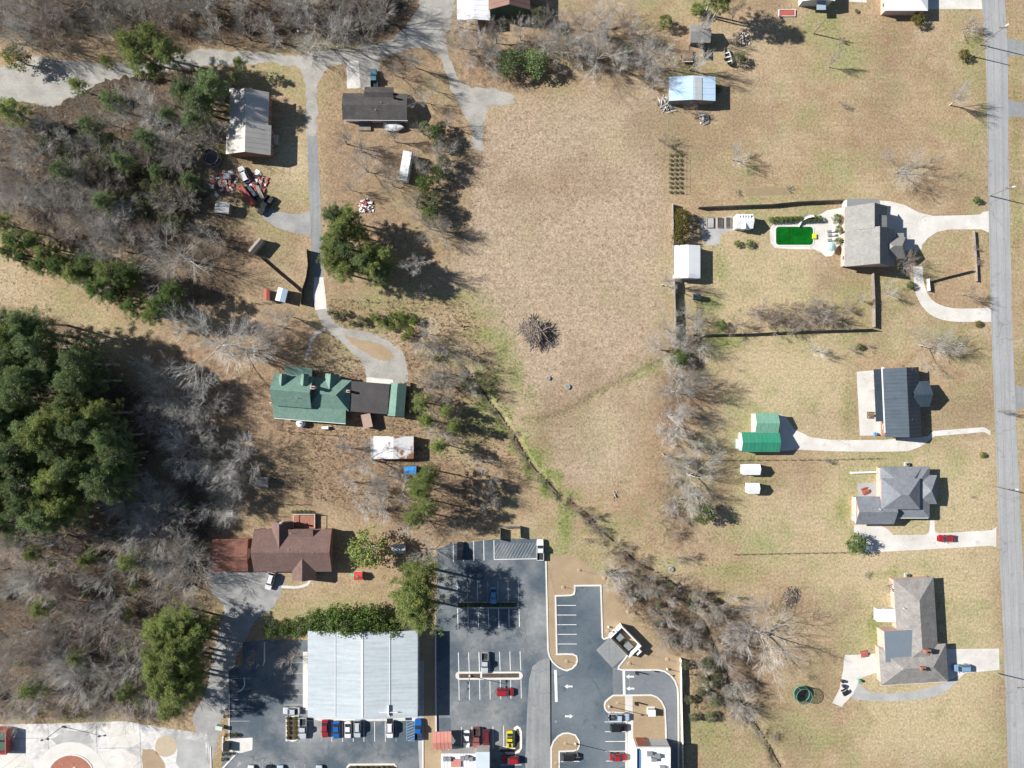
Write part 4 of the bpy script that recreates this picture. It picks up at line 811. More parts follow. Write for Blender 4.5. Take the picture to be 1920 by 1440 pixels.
# details on single cars
for o in [o for o in bpy.data.objects if o.parent is None and o.get('label', '').startswith('bright yellow')]:
    MB().box(1.05,-.28,.935,2.0,.28,.95).build('bonnet_stripe', black, o); MB().box(-1.0,-.6,1.455,-.5,.6,1.465).build('roof_panel', black, o)

# ------------------------------------------------------------------ trailers, boats, garden things
o = thing('travel_trailer', 'long white travel trailer parked beside the tree row', 'trailer', P(763, 317), 80)
MB().box(-3.9,-1.2,.5,3.9,1.2,2.9).build('body', white, o); MB().box(-3.7,-1.1,2.9,3.7,1.1,3.0).build('roof', r_bright, o)
for sg in (-1, 1): MB().tube([(0,sg*1.1-.12,.36),(0,sg*1.1+.12,.36)], .36, 12).build('wheel', tyre, o)
for x in (-2.4, 0, 2.2): MB().box(x-.4,-1.23,1.5,x+.4,-1.2,2.2).build('window', glass, o)
MB().tube([(3.9,0,.5),(5.0,0,.45)], .06).build('tow_bar', steel, o)
def boat(px, py, rz, L, B, label, cover, open_=False):
    o = thing('boat', label, 'boat', P(px, py), rz); st = [(-.5,.85),(-.2,1.0),(.15,.95),(.36,.62),(.5,.03)]
    vs_ = []; fs = []
    for x, w_ in st: vs_ += [(x*L,-w_*B/2,1.05),(x*L,-w_*B/2*.7,.55),(x*L,w_*B/2*.7,.55),(x*L,w_*B/2,1.05)]
    n = len(st)
    for i in range(n-1):
        for j in range(3): fs.append((i*4+j,(i+1)*4+j,(i+1)*4+j+1,i*4+j+1))
    fs += [(3,2,1,0)]; MB().add(vs_, fs).build('hull', steel if open_ else white, o)
    if open_:
        MB().box(-.45*L,-.35*B,.56,.3*L,.35*B,.6).build('floor', bedm, o)
        for x in (-.32,-.05,.2): MB().box(x*L-.15,-.42*B,.8,x*L+.15,.42*B,.88).build('thwart', trim, o)
        MB().box(-.54*L,-.2,.8,-.47*L,.2,1.5).build('outboard_motor', black, o)
    else:
        vs_ = []
        for x, w_ in st: vs_ += [(x*L,-w_*B/2*1.02,1.0),(x*L,-w_*B*.25,1.5-.4*abs(x)),(x*L,0,1.75-.9*abs(x)),(x*L,w_*B*.25,1.5-.4*abs(x)),(x*L,w_*B/2*1.02,1.0)]
        fs = [(i*5+j,(i+1)*5+j,(i+1)*5+j+1,i*5+j+1) for i in range(n-1) for j in range(4)]+[(4,3,2,1,0)]; MB().add(vs_, fs).build('cover', cover, o, smooth=True)
    tr_ = MB().box(-.45*L,-.5,.38,.4*L,-.42,.48).box(-.45*L,.42,.38,.4*L,.5,.48).box(-.1*L,-.7,.38,-.05*L,.7,.5).tube([(.4*L,-.46,.43),(.62*L,0,.43),(.4*L,.46,.43)], .05).build('trailer_frame', steel, o)
    for sg in (-1, 1): MB().tube([(-.08*L,sg*.8-.1,.3),(-.08*L,sg*.8+.1,.3)], .3, 12).build('wheel', tyre, o)
boat(739, 240, -3, 5.6, 2.3, 'boat under a crumpled white cover behind the mobile home', mat('white_cover', (.68,.69,.70),(.58,.59,.6),1.2,amt=.08))
boat(1363, 108, 105, 4.6, 1.6, 'open aluminium boat on trailer by the garden hut', None, True)
o = thing('flat_trailer', 'flat timber trailer under bare branches beside the blue shed', 'trailer', P(1288, 107), 0)
MB().box(-1.4,-1.6,.5,1.4,1.6,.62).build('deck', woodbrown, o); MB().box(-1.4,-1.75,.62,1.4,-1.6,1.0).build('tailboard', trim, o); MB().tube([(0,1.6,.5),(0,3.0,.5)], .06).build('tow_bar', steel, o)
for sg in (-1, 1): MB().tube([(sg*1.5-.1,0,.35),(sg*1.5+.1,0,.35)], .35, 12).build('wheel', tyre, o)
o = thing('utility_trailer', 'dark wheeled frame trailer left of the aluminium boat', 'trailer', P(1324, 103), 0)
MB().box(-.7,-1.3,.4,.7,1.3,.5).box(-.7,-1.3,.5,-.62,1.3,.8).box(.62,-1.3,.5,.7,1.3,.8).build('frame', black, o)
for sg in (-1, 1): MB().tube([(sg*.85-.1,0,.32),(sg*.85+.1,0,.32)], .32, 12).build('wheel', tyre, o)
netm, t, b = nodes('safety_net'); b.inputs['Base Color'].default_value = (.03,.035,.035,1)
tr_ = N(t, 'ShaderNodeBsdfTransparent'); ms = N(t, 'ShaderNodeMixShader'); vo = N(t, 'ShaderNodeTexCoord')
t.links.new(ramp(t, noise(t, vo.outputs['Object'], 6, 2), .45, .55, .3, .75), ms.inputs[0]); t.links.new(tr_.outputs[0], ms.inputs[1]); t.links.new(b.outputs[0], ms.inputs[2]); t.links.new(ms.outputs[0], t.nodes['Material Output'].inputs[0])
wirem = netm.copy(); wirem.name = 'wire_mesh'
for n_ in wirem.node_tree.nodes:
    if n_.type == 'MAP_RANGE': n_.inputs['To Min'].default_value = .05; n_.inputs['To Max'].default_value = .3
def trampoline(px, py, r_, frm, mtc, label):
    o = thing('trampoline', label, 'trampoline', P(px, py, 1.5).xy.to_3d())
    MB().tube([(r_*math.cos(a/24*math.tau), r_*math.sin(a/24*math.tau), .9) for a in range(25)], .12, 6, cap=False).build('frame', frm, o)
    MB().lathe([(r_*.97,.88),(r_*.97,.9),(.01,.88)], 24).build('mat', mtc, o)
    MB().tube([(r_*math.cos(a/24*math.tau), r_*math.sin(a/24*math.tau), 2.7) for a in range(25)], .06, 6, cap=False).build('net_ring', frm, o)
    me = MB(); k = 24
    me.add([(r_*math.cos(a/k*math.tau), r_*math.sin(a/k*math.tau), z) for z in (.9, 2.7) for a in range(k)], [(a, (a+1) % k, k+(a+1) % k, k+a) for a in range(k)]); me.build('net', netm, o)
    for a in range(6): q_ = a/6*math.tau; MB().tube([(r_*1.03*math.cos(q_), r_*1.03*math.sin(q_), 0), (r_*1.03*math.cos(q_), r_*1.03*math.sin(q_), 2.75)], .045).build('leg', steel, o)
trampoline(398, 296, 2.1, steel, mat('grey_bed', (.13,.135,.13),(.10,.10,.10),.8), 'grey netted trampoline in the grass west of the brick house')
trampoline(1505, 1303, 2.1, mat('green_pad', (.05,.30,.20),(.06,.26,.18),1), black, 'green-rimmed netted trampoline on the south-east lawn')
# swimming pool
dkp = sheet('pool_deck', [(1443,432),(1446,424),(1452,419),(1462,416),(1523,412),(1535,403),(1552,394),(1578,390),(1582,420),(1580,450),(1560,480),(1548,481),(1540,474),(1528,468),(1480,467),(1452,465),(1445,456)], .02, concrete, smooth=False)
def rrect(x0, y0, x1, y1, r_, n=5):
    return [(cx+r_*math.cos(a0+i/n*math.pi/2), cy+r_*math.sin(a0+i/n*math.pi/2)) for cx, cy, a0 in ((x1-r_,y1-r_,0),(x0+r_,y1-r_,math.pi/2),(x0+r_,y0+r_,math.pi),(x1-r_,y0+r_,1.5*math.pi)) for i in range(n+1)]
o = thing('swimming_pool', 'swimming pool with algae green water and pale coping', 'pool', P(1489, 442))
lp = lambda pts: [(a-o.location.x, b_-o.location.y) for a, b_ in W2(pts)]
strip_mb(MB(), lp(rrect(1453.5,424,1525.5,460.5,7)), .35, 0, .10, True).build('coping', kerbmat, o)
gw = mat('algae_water', (.002,.075,.006),(.006,.125,.010),.35,rough_=.08,spec=.5,amt=.2,fine=1.2,bump=.3)
MB().prism(lp(rrect(1454.5,425,1524.5,459.5,6.5)), .024, .06).build('water', gw, o)
MB().prism(lp([(1478,425.5),(1481,425.5),(1481,459),(1478,459)]), .061, .064).build('deep_end_step', mat('algae_deep', (.008,.075,.004),(.008,.07,.004),1,rough_=.1), o)
MB().cbox(lp([(1526,443.5)])[0], 1.0, 1.3, .1, .5).build('steps', mat('yellow_mat', (.55,.60,.04),(.5,.55,.04),1), o)
sl = thing('pool_slide', 'white curved water slide at the pool edge', 'slide', P(1504, 417))
cv = catmull([(2.2,1.3,2.2),(.8,1.1,1.7),(-.6,.4,1.0),(-1.3,-1.0,.35)], 5)
vs_ = []
for x, y, z in cv: vs_ += [(x-.25,y+.3,z+.25),(x-.1,y+.15,z),(x+.1,y-.15,z),(x+.25,y-.3,z+.25)]
MB().add(vs_, [(i*4+j,(i+1)*4+j,(i+1)*4+j+1,i*4+j+1) for i in range(len(cv)-1) for j in range(3)]).build('chute', trim, sl)
for x in (1.9, 2.5): MB().tube([(x,1.3,0),(x,1.3,2.3)], .04).build('ladder_rail', steel, sl)
MB().tube([(-.5,.5,0),(-.5,.5,.95)], .06).build('support', steel, sl)
o = thing('sun_umbrella', 'pale turquoise sun umbrella on the pool deck', 'umbrella', P(1552, 465)); MB().tube([(0,0,0),(0,0,2.3)], .04).build('pole', steel, o); MB().lathe([(1.35,2.0),(.7,2.3),(.02,2.5)], 8).build('canopy', mat('turquoise_cloth', (.40,.58,.55),(.34,.5,.5),1), o)
for i, (x, y, lb) in enumerate(((1556,434,'dark lounger by the house hedge, northmost of the row'),(1557,441,'dark lounger by the house hedge, middle of the row'),(1557,450,'dark lounger by the house hedge, southmost of the row'))):
    o = thing('sun_lounger', lb, 'lounger', P(x, y), 10); MB().box(-.9,-.32,.28,.35,.32,.36).build('seat', steel, o); MB().add([(.35,-.32,.36),(.35,.32,.36),(1.0,.32,.8),(1.0,-.32,.8),(.35,-.32,.28),(.35,.32,.28),(1.0,.32,.72),(1.0,-.32,.72)], [(0,1,2,3),(7,6,5,4),(0,4,5,1),(1,5,6,2),(2,6,7,3),(3,7,4,0)]).build('backrest', steel, o)
    for sx in (-.8, .5):
        for sy in (-.27, .27): MB().box(sx-.03,sy-.03,0,sx+.03,sy+.03,.29).build('leg', black, o)
# raised beds of the kitchen garden
sheet('garden_gravel', [(1312,410),(1372,406),(1372,432),(1352,440),(1350,458),(1322,460),(1318,450)], .012, old_conc, jit=.2)
for i, (x, wd, lb) in enumerate(((1331,13,'raised bed with pale gravel, westmost of the row'),(1349,9,'raised bed with dark pots in the kitchen garden row'),(1365,9,'raised bed with stakes beside the white garden shed'))):
    o = thing('raised_bed', lb, 'garden bed', P(x, 418)); a, b_ = wd*S/2, 1.4
    for q_ in ((-a,-b_,a,-b_+.1),(-a,b_-.1,a,b_),(-a,-b_+.1,-a+.1,b_-.1),(a-.1,-b_+.1,a,b_-.1)): MB().box(q_[0],q_[1],0,q_[2],q_[3],.4).build('board', woodgrey, o)
    MB().box(-a+.1,-b_+.1,0,a-.1,b_-.1,.3).build('soil', old_conc if i == 0 else mulch, o)
for x, y, w_, d_, lb in ((1475,25,31,13,'long brick-red raised bed in the north garden'),):
    o = thing('raised_bed', lb, 'garden bed', P(x, y)); a, b_ = w_*S/2, d_*S/2
    for q_ in ((-a,-b_,a,-b_+.12),(-a,b_-.12,a,b_),(-a,-b_+.12,-a+.12,b_-.12),(a-.12,-b_+.12,a,b_-.12)): MB().box(q_[0],q_[1],0,q_[2],q_[3],.35).build('board', trim, o)
    MB().box(-a+.12,-b_+.12,0,a-.12,b_-.12,.25).build('soil', junkred, o)
# piles
def pile(name, px, py, rad, n, mats_, label, cat, lmin, lmax, th, h_, seed):
    flat = cat in ('rubbish', 'scrap', 'rubble')
    r_ = random.Random(seed); o = thing(name, label, cat, P(px, py))
    bs = [MB() for _ in mats_]
    for i in range(n):
        a = r_.uniform(0, math.tau); rr = rad*math.sqrt(r_.random())*.95*(1+.22*math.sin(2*a+seed)+.12*math.sin(5*a)); z = max(.05, h_*(1-rr/rad)*r_.uniform(.5, 1)); L = r_.uniform(lmin, lmax)
        q_ = r_.uniform(0, math.tau); dz = r_.uniform(-.35, .35)*L; c_ = Vector((rr*math.cos(a), rr*math.sin(a), z)); dv = Vector((math.cos(q_)*L/2, math.sin(q_)*L/2, dz/2))
        p0, p1 = c_-dv, c_+dv; p0.z = max(.02, p0.z); p1.z = max(.02, p1.z)
        if flat: bs[i % len(mats_)].cbox(c_, L*.6, L*r_.uniform(.15, .55), max(0, z-.3), z+r_.uniform(.02, .25), math.degrees(q_), r_.uniform(.6, 1))
        else: bs[i % len(mats_)].tube([p0, p1], th*r_.uniform(.5, 1.4), 5, cap=True)
    for mb_, mt in zip(bs, mats_): tag(mb_.build('heap', mt, o), kind='stuff')
    MB().lathe([(rad*.8,0),(rad*.6,h_*.35),(rad*.25,h_*.6),(.01,h_*.65)], 12).build('core', mulch, o)
    return o
twig_l = mat('twig_pale', (.36,.31,.27),(.28,.24,.20),1.0,amt=.2); twig_d = mat('twig_dark', (.17,.13,.10),(.12,.09,.07),1.0,amt=.2)
pile('brush_pile', 1006, 624, 4.1, 340, [twig_l, twig_d, twig_l], 'big heap of cut brush and branches in the field', 'brush pile', 1.5, 4.8, .055, 3.6, 3)
pile('brush_pile', 1485, 1118, 2.6, 120, [twig_l, twig_d], 'low pile of sticks on the lawn above the big bare tree', 'brush pile', .8, 2.2, .05, .7, 5)
pile('rubbish_heap', 687, 386, 2.1, 110, [white, white, junkred, black], 'white and red rubbish heap on the leaf-strewn lawn', 'rubbish', .5, 1.6, .09, .7, 8)
pile('firewood_heap', 1250, 197, 2.2, 90, [woodgrey, trim], 'weathered lumber heap at the blue shed corner', 'lumber', .8, 2.4, .08, .6, 9)
pile('junk_heap', 1320, 222, 1.6, 60, [steel, trim, woodgrey], 'grey junk heap south of the blue shed', 'rubbish', .5, 1.5, .09, .8, 10)
pile('fallen_log', 1154, 926, .5, 3, [twig_l], 'few pale fallen logs in the field grass', 'logs', 1.8, 2.6, .15, .2, 11)
pile('scrap_heap', 480, 348, 3.3, 130, [junkred, trim, steel, junkred, black], 'scrap heap of red and white metal in the junk yard', 'scrap', .8, 2.6, .12, .9, 12)
pile('scrap_heap', 420, 342, 3.6, 70, [junkred, woodgrey, trim], 'thin scatter of lumber and red scrap west of the white box', 'scrap', .8, 3.0, .07, .35, 13)
pile('rock_heap', 1392, 75, 2.4, 60, [old_conc, woodgrey, trim], 'pale rubble heap at the foot of pine shadow', 'rubble', .3, .9, .2, .5, 14)
for (x, y, l, ww, z1_, rz, mt, nm, lb, ct) in ((466,369,6.2,1.6,1.5,-52,junkred,'cargo_trailer','long red cargo trailer in the junk yard','trailer'),(474,361,3.2,1.3,.9,-52,r_navy,'flat_trailer','blue flat trailer beside the red cargo trailer','trailer'),(428,332,1.6,1.4,1.2,0,white,'tool_box','white square store box in the junk yard','box'),(488,360,4.5,1.0,.7,-65,woodgrey,'flat_trailer','narrow timber trailer in the scrap heap','trailer')):
    o = thing(nm, lb, ct, P(x, y), rz); MB().box(-l/2,-ww/2,.35 if ct == 'trailer' else 0,l/2,ww/2,z1_).build('body', mt, o); MB().box(-l/2+.05,-ww/2+.05,z1_,l/2-.05,ww/2-.05,z1_+.06).build('lid', mt, o)
    if ct == 'trailer':
        for sg in (-1, 1): MB().tube([(0,sg*(ww/2+.08)-.08,.32),(0,sg*(ww/2+.08)+.08,.32)], .32, 12).build('wheel', tyre, o)
        MB().tube([(l/2,0,.45),(l/2+1,0,.4)], .05).build('tow_bar', steel, o)
o = thing('playhouse', 'red and white plastic playhouse with green slide', 'playhouse', P(674, 1077)); MB().box(-.9,-.9,0,.9,.9,1.4).build('wall', trim, o); MB().add([(-1.1,-1.1,1.4),(1.1,-1.1,1.4),(1.1,0,2.0),(-1.1,0,2.0),(1.1,1.1,1.4),(-1.1,1.1,1.4)], [(0,1,2,3),(3,2,4,5),(0,3,5),(1,4,2)]).build('roof', mat('toy_red', (.55,.05,.04),(.5,.05,.04),1), o); MB().add([(-.9,-.3,1.0),(-.9,.3,1.0),(-2.3,.3,.1),(-2.3,-.3,.1)], [(0,1,2,3)]).build('slide', mat('toy_green', (.03,.35,.16),(.03,.3,.14),1), o); MB().cbox((-.2,0), .7, .6, 1.9, 2.05).build('roof_hatch', r_bluegrey, o)
o = thing('gas_tank', 'white dome-topped water tank behind the farmhouse', 'tank', P(566, 793)); MB().lathe([(1.15,0),(1.15,1.2),(.9,1.55),(.4,1.75),(.02,1.8)], 20).build('shell', white, o, smooth=True); MB().lathe([(.2,1.78),(.2,1.92),(.01,1.93)], 10).build('hatch', steel, o)
o = thing('gas_tank', 'small white propane cylinder behind the farmhouse pen', 'tank', P(611, 802)); MB().tube([(-.9,0,.6),(-.75,0,.6),(.75,0,.6),(.9,0,.6)], .45, 12).build('shell', white, o)
for x in (-.5, .5): MB().box(x-.1,-.3,0,x+.1,.3,.25).build('foot', concrete, o)
# fences
def fence(pts, h_, mt, label, group=None, step=2.4, th=.06, post=True, name='fence'):
    wire = th <= .03; pm = wirem if wire else mt
    pth = W2(pts); o = thing(name, label, 'fence', (*pth[0], 0), 0, group); ox, oy = pth[0]
    for a, b_ in zip(pth[:-1], pth[1:]):
        a, b_ = Vector(a), Vector(b_); L = (b_-a).length; n = max(1, round(L/step)); ang = math.degrees(math.atan2(b_.y-a.y, b_.x-a.x))
        for i in range(n):
            c_ = a.lerp(b_, (i+.5)/n); MB().cbox((c_.x-ox, c_.y-oy), L/n-.02, th, .03, h_*rnd.uniform(.96, 1.03), ang).build('panel', pm, o)
            if post: p_ = a.lerp(b_, i/n); MB().cbox((p_.x-ox, p_.y-oy), .12, .12, 0, h_+.08, ang).build('post', mt, o)
    return o
fence([(1308,391),(1380,388),(1440,386),(1490,381),(1579,377)], 1.9, woodgrey, 'tall board fence along the north side of the pool garden')
fence([(1259,383),(1260,450),(1263,560),(1265,636)], 2.0, woodgrey, 'weathered board fence on the west side of the pool garden')
fence([(1296,628),(1400,626),(1500,621),(1636,617)], 1.9, woodgrey, 'dark board fence along the south side of the pool garden')
fence([(1633,512),(1635,560),(1636,614)], 1.6, woodgrey, 'short fence between pool garden and front lawn')
fence([(1741,528),(1770,520),(1822,507)], 1.1, woodgrey, 'low front garden fence running to the road')
fence([(1737,524),(1739,546)], 1.3, trim, 'short pale screen beside the curved drive')
fence([(1823,434),(1827,480),(1829,528)], 1.0, woodgrey, 'pale rail fence behind the roadside shrubs', th=.05)
fence([(579,470),(581,500),(577,525),(570,545),(568,572)], 2.0, mat('dark_fence', (.05,.042,.038),(.07,.06,.05),1), 'dark solid fence curving along the west lane')
fence([(488,482),(520,510),(556,540),(568,551)], 1.2, woodbrown, 'brown timber fence running diagonally to the lane')
fence([(430,570),(480,569),(530,566),(566,568)], 1.2, woodgrey, 'grey wire-and-board fence south of the red box shed', th=.03)
fence([(1275,1233),(1276,1300),(1278,1380),(1280,1480)], 1.6, trim, 'long white screen fence east of the drive-through lane', th=.12)
fence([(522,784),(521,806),(560,811),(600,814),(642,817)], 1.0, woodgrey, 'thin pen fence behind the farmhouse', th=.02)
fence([(1290,863),(1400,862),(1560,861),(1655,858)], 1.1, woodgrey, 'thin wire fence between two east lots', th=.015)
fence([(575,899),(572,945),(520,945),(519,912)], 1.2, woodgrey, 'dog pen fence beside the low kennel', th=.02)
fence([(1395,874),(1395,890)], .9, woodgrey, 'short plank bench rack at the longer white shed', th=.3)
fence([(938,990),(938,1012)], 1.8, woodgrey, 'short board screen at the car park top edge', th=.1); fence([(938,987),(975,986),(976,1008)], 1.6, steel, 'grey bin yard screen above the hatched bay', th=.05)
fence([(1594,886),(1642,884.5)], .8, trim, 'white ramp rail west of the slate hip house', th=.45)
fence([(1306,560),(1305,640)], 1.2, woodgrey, 'thin kennel run fence by the dark blue hut', th=.02); fence([(770,718),(768,780)], 1.1, woodgrey, 'timber pen rail east of the farmhouse', th=.04)
# poles
def pole(px, py, h_, label, arm=None, wood=True, cross=True):
    o = thing('utility_pole', label, 'utility pole', P(px, py)); MB().tube([(0,0,0),(0,0,h_)], .16, 8, .11).build('pole', woodgrey if wood else steel, o)
    if cross: MB().box(-1.1,-.06,h_-.7,1.1,.06,h_-.55).build('crossarm', woodgrey, o); [MB().tube([(x,0,h_-.55),(x,0,h_-.35)], .05).build('insulator', glass, o) for x in (-1.0,-.5,.5,1.0)]
    if arm:
        MB().tube([(0,0,h_-1.2),(arm[0]*.6,arm[1]*.6,h_-.8),(arm[0],arm[1],h_-.8)], .05).build('lamp_arm', trim, o); MB().cbox((arm[0],arm[1]), .7, .35, h_-.95, h_-.72, math.degrees(math.atan2(arm[1],arm[0]))).build('lamp_head', trim, o)
    return o
pole(1837, 84, 9.5, 'wooden utility pole with lamp by the road, north of the leaning bare tree', (1.2,.9)); pole(1855, 367, 8.0, 'wooden utility pole with lamp beside the pool house drive', (1.4,.4))
pole(1855, 909, 8.5, 'wooden utility pole with lamp in front of the slate hip house', (1.8,-.1)); pole(1869, 1262, 9.5, 'wooden utility pole with lamp beside the garage drive', (1.6,-.7)); pole(1525, 63, 7, 'bare wooden pole on the north lawn', None, True, False); pole(1824, 106, 6.5, 'slim wooden pole beside the brown roadside bush', None, True, False)
def mast(px, py, h_, label, two=True, rz=0):
    o = thing('lamp_post', label, 'lamp post', P(px, py), rz); MB().lathe([(.3,0),(.3,.6),(.28,.62),(.01,.63)], 12).build('footing', concrete, o); MB().tube([(0,0,.6),(0,0,h_)], .10, 8, .07).build('mast', steel, o)
    for sg in ((-1, 1) if two else (1,)): MB().box(min(0,sg*.5),-.04,h_-.08,max(0,sg*.5),.04,h_).build('arm', steel, o); MB().cbox((sg*.8,0), .65, .4, h_-.12, h_).build('lamp_head', black, o)
for a in ((881,1266.5,6.5,'lamp post on the long kerbed island',True,90),(1142,1324,6.5,'lamp post on the rounded restaurant island',True,0),(1079,1394,7,'lamp post on the small rounded kerb island',True,0),(1251,1254,4.5,'lamp post at the drive-through bend',False,0),(1141,1175,4,'lamp post by the bin store',False,0),(117,1362,7,'twin lamp post at the forecourt wood edge',True,10),(560,60,6,'lamp post in the wood above the north lane',False,0)): mast(*a)
o = thing('flagpole', 'white flagpole on the brick disc', 'flagpole', P(140, 1440)); MB().tube([(0,0,0),(0,0,7)], .07, 8, .04).build('pole', trim, o); MB().lathe([(.12,7),(.12,7.12),(.01,7.2)], 8).build('finial', trim, o); MB().lathe([(.4,0),(.4,.25),(.01,.26)], 12).build('base', concrete, o)
# drive-through kiosk, signs, boxes
def signbox(name, px, py, l, w_, z0, z1_, mt, label, cat, rz=0):
    o = thing(name, label, cat, P(px, py), rz); MB().cbox((0,0), l, w_, z0, z1_).build('cabinet', mt, o)
    for sx in (-.35, .35): MB().tube([(sx*l,0,0),(sx*l,0,z0+.05)], .06).build('leg', steel, o)
signbox('menu_board', 1193, 1259, 1.0, .3, .6, 1.9, black, 'black menu board at the stop line kerb', 'sign', -15); signbox('menu_board', 1192, 1316, 1.0, .4, .6, 1.9, black, 'black menu board on the grass island', 'sign', -15); signbox('clearance_bar', 1223, 1257, .9, .2, .4, 1.2, steel, 'small grey sign on the drive-through kerb', 'sign')
o = thing('transformer', 'pale grey transformer box on the grass island', 'transformer', P(1220, 1332)); MB().box(-1.1,-1.1,0,1.1,1.1,.15).build('pad', concrete, o); MB().box(-.95,-.8,.15,.95,.8,1.6).build('cabinet', mat('pale_green_box', (.50,.56,.50),(.46,.52,.46),1), o); MB().box(-1.0,-.85,1.6,1.0,.85,1.68).build('lid', trim, o)
o = thing('transformer', 'pale green transformer box at the west car park edge', 'transformer', P(414, 1361), -10); MB().box(-.9,-.5,0,.9,.5,1.3).build('cabinet', MATS['pale_green_box'], o); MB().box(-.95,-.55,1.3,.95,.55,1.38).build('lid', MATS['pale_green_box'], o)
o = thing('dumpster', 'dark green dumpster on the pale concrete pad', 'dumpster', P(428, 1396), 90); MB().box(-1.1,-.8,.1,1.1,.8,1.4).build('bin', MATS['bin_green'], o); MB().box(-1.15,-.85,1.4,1.15,.85,1.5).build('lid', black, o)
for sx in (-.9,.9):
    for sy in (-.6,.6): MB().cbox((sx,sy), .12, .2, 0, .12).build('caster', black, o)
def well(px, py, r_, label):
    o = thing('manhole_ring', label, 'manhole', P(px, py)); MB().lathe([(r_,0),(r_,.45),(r_*.8,.45),(r_*.8,.3),(.01,.3)], 14).build('ring', old_conc, o); MB().lathe([(r_*.78,.3),(r_*.78,.36),(.01,.37)], 14).build('cover', steel, o)
well(1028, 709, .55, 'smaller concrete manhole ring in the field'); well(1064, 725, .7, 'larger concrete manhole ring in the field'); well(1258, 1067, .6, 'pale concrete manhole ring above the creek thicket')
def table(px, py, label, mt=woodbrown, rz=0):
    o = thing('picnic_table', label, 'table', P(px, py), rz); MB().box(-.9,-.4,.7,.9,.4,.76).build('top', mt, o)
    for sg in (-1, 1): MB().box(-.9,sg*.75-.14,.42,.9,sg*.75+.14,.47).build('bench', mt, o); MB().box(sg*.6-.05,-.8,0,sg*.6+.05,.8,.08).box(sg*.6-.05,-.05,.05,sg*.6+.05,.05,.7).box(sg*.6-.04,-.8,.36,sg*.6+.04,.8,.42).build('trestle', mt, o)
table(432, 962, 'pale grey picnic table west of the ranch house deck', trim); table(1620, 920, 'red picnic table on the slate house terrace', junkred, 20); table(1630, 778, 'dark picnic table on the wide concrete patio', woodbrown); table(1583, 1296, 'black table at the south patio edge', black, 30); table(1618, 1225, 'red bench table on the pale south patio', junkred, 10)
sheet('terrace', [(1607,906),(1643,904),(1643,931),(1609,931)], .014, old_conc, jit=.05)
for i, (x, y, lb) in enumerate(((400,1048,'grey bin at the rust-red garage corner'),(393,1046,'pale bin west of the rust-red garage'),(1599,965,'turquoise barrel against the pink brick gable'),(1639,813,'blue barrel at the patio corner'),(1578,1276,'dark planter on the south patio, north one'),(1580,1285,'dark planter on the south patio, south one'),(1610,1275,'green round planter on the south patio'))):
    o = thing('barrel', lb, 'barrel', P(x, y)); MB().lathe([(.36,0),(.42,.4),(.42,.6),(.36,.95),(.3,.96),(.01,.9)], 14).build('drum', [steel, trim, mat('turq', (.05,.35,.50),(.05,.3,.45),1), mat('blu', (.06,.25,.6),(.06,.25,.55),1), black, black, MATS['green_pad']][i], o); MB().lathe([(.43,.45),(.44,.5),(.43,.55)], 14).build('hoop', steel, o)

fence([(1375,1039),(1470,1037),(1592,1035)], 1.0, woodgrey, 'thin wire fence on the south boundary of the shed lawn', th=.015)
o = thing('trellis', 'rows of vine trellis beside the field corner', 'trellis', P(1268, 325))
for i, x in enumerate((-1.9, -.5, .7, 1.7)):
    for k in range(6): MB().cbox((x, -5.4+k*2.15), .07, .07, 0, 1.5).build('post', woodgrey, o)
    MB().box(x-.008, -5.4, 1.392, x+.008, 5.4, 1.408).box(x-.008, -5.4, .8, x+.008, 5.4, .816).build('wire_rail', steel, o)
sheet('planting_bed', [(1428-30,352),(1478,352),(1478,366),(1398,367)], .010, mat('bed_soil', (.29,.22,.135),(.23,.19,.11),.6,amt=.25), jit=.1)
# ------------------------------------------------------------------ vegetation
bark = mat('bark', (.36,.335,.305),(.25,.23,.205),1.0,fine=5,amt=.25,vary=.15); bark_p = mat('pale_bark', (.58,.55,.50),(.40,.37,.33),1.2,fine=4,amt=.2,vary=.12)
twigs = mat('bare_twigs', (.41,.385,.35),(.31,.29,.26),.6,fine=4,amt=.2,vary=.22); twigs_p = mat('pale_twigs', (.56,.545,.515),(.44,.425,.395),.6,fine=4,amt=.2,vary=.15); twigs_r = mat('reddish_twigs', (.34,.275,.24),(.26,.205,.18),.6,fine=4,amt=.2,vary=.15)
pineleaf = leafmat('pine_needles', (.165,.225,.07),(.265,.295,.085)); pinedark = leafmat('dark_pine_needles', (.12,.185,.08),(.20,.25,.095)); holly = leafmat('evergreen_leaf', (.085,.145,.04),(.145,.205,.05)); yellowleaf = leafmat('yellow_green_leaf', (.21,.19,.035),(.13,.15,.03)); olive = leafmat('olive_leaf', (.10,.10,.025),(.16,.13,.03)); bamboo = leafmat('fresh_leaf', (.10,.17,.03),(.17,.21,.045)); vine = leafmat('vine_leaf', (.105,.135,.065),(.17,.175,.095))
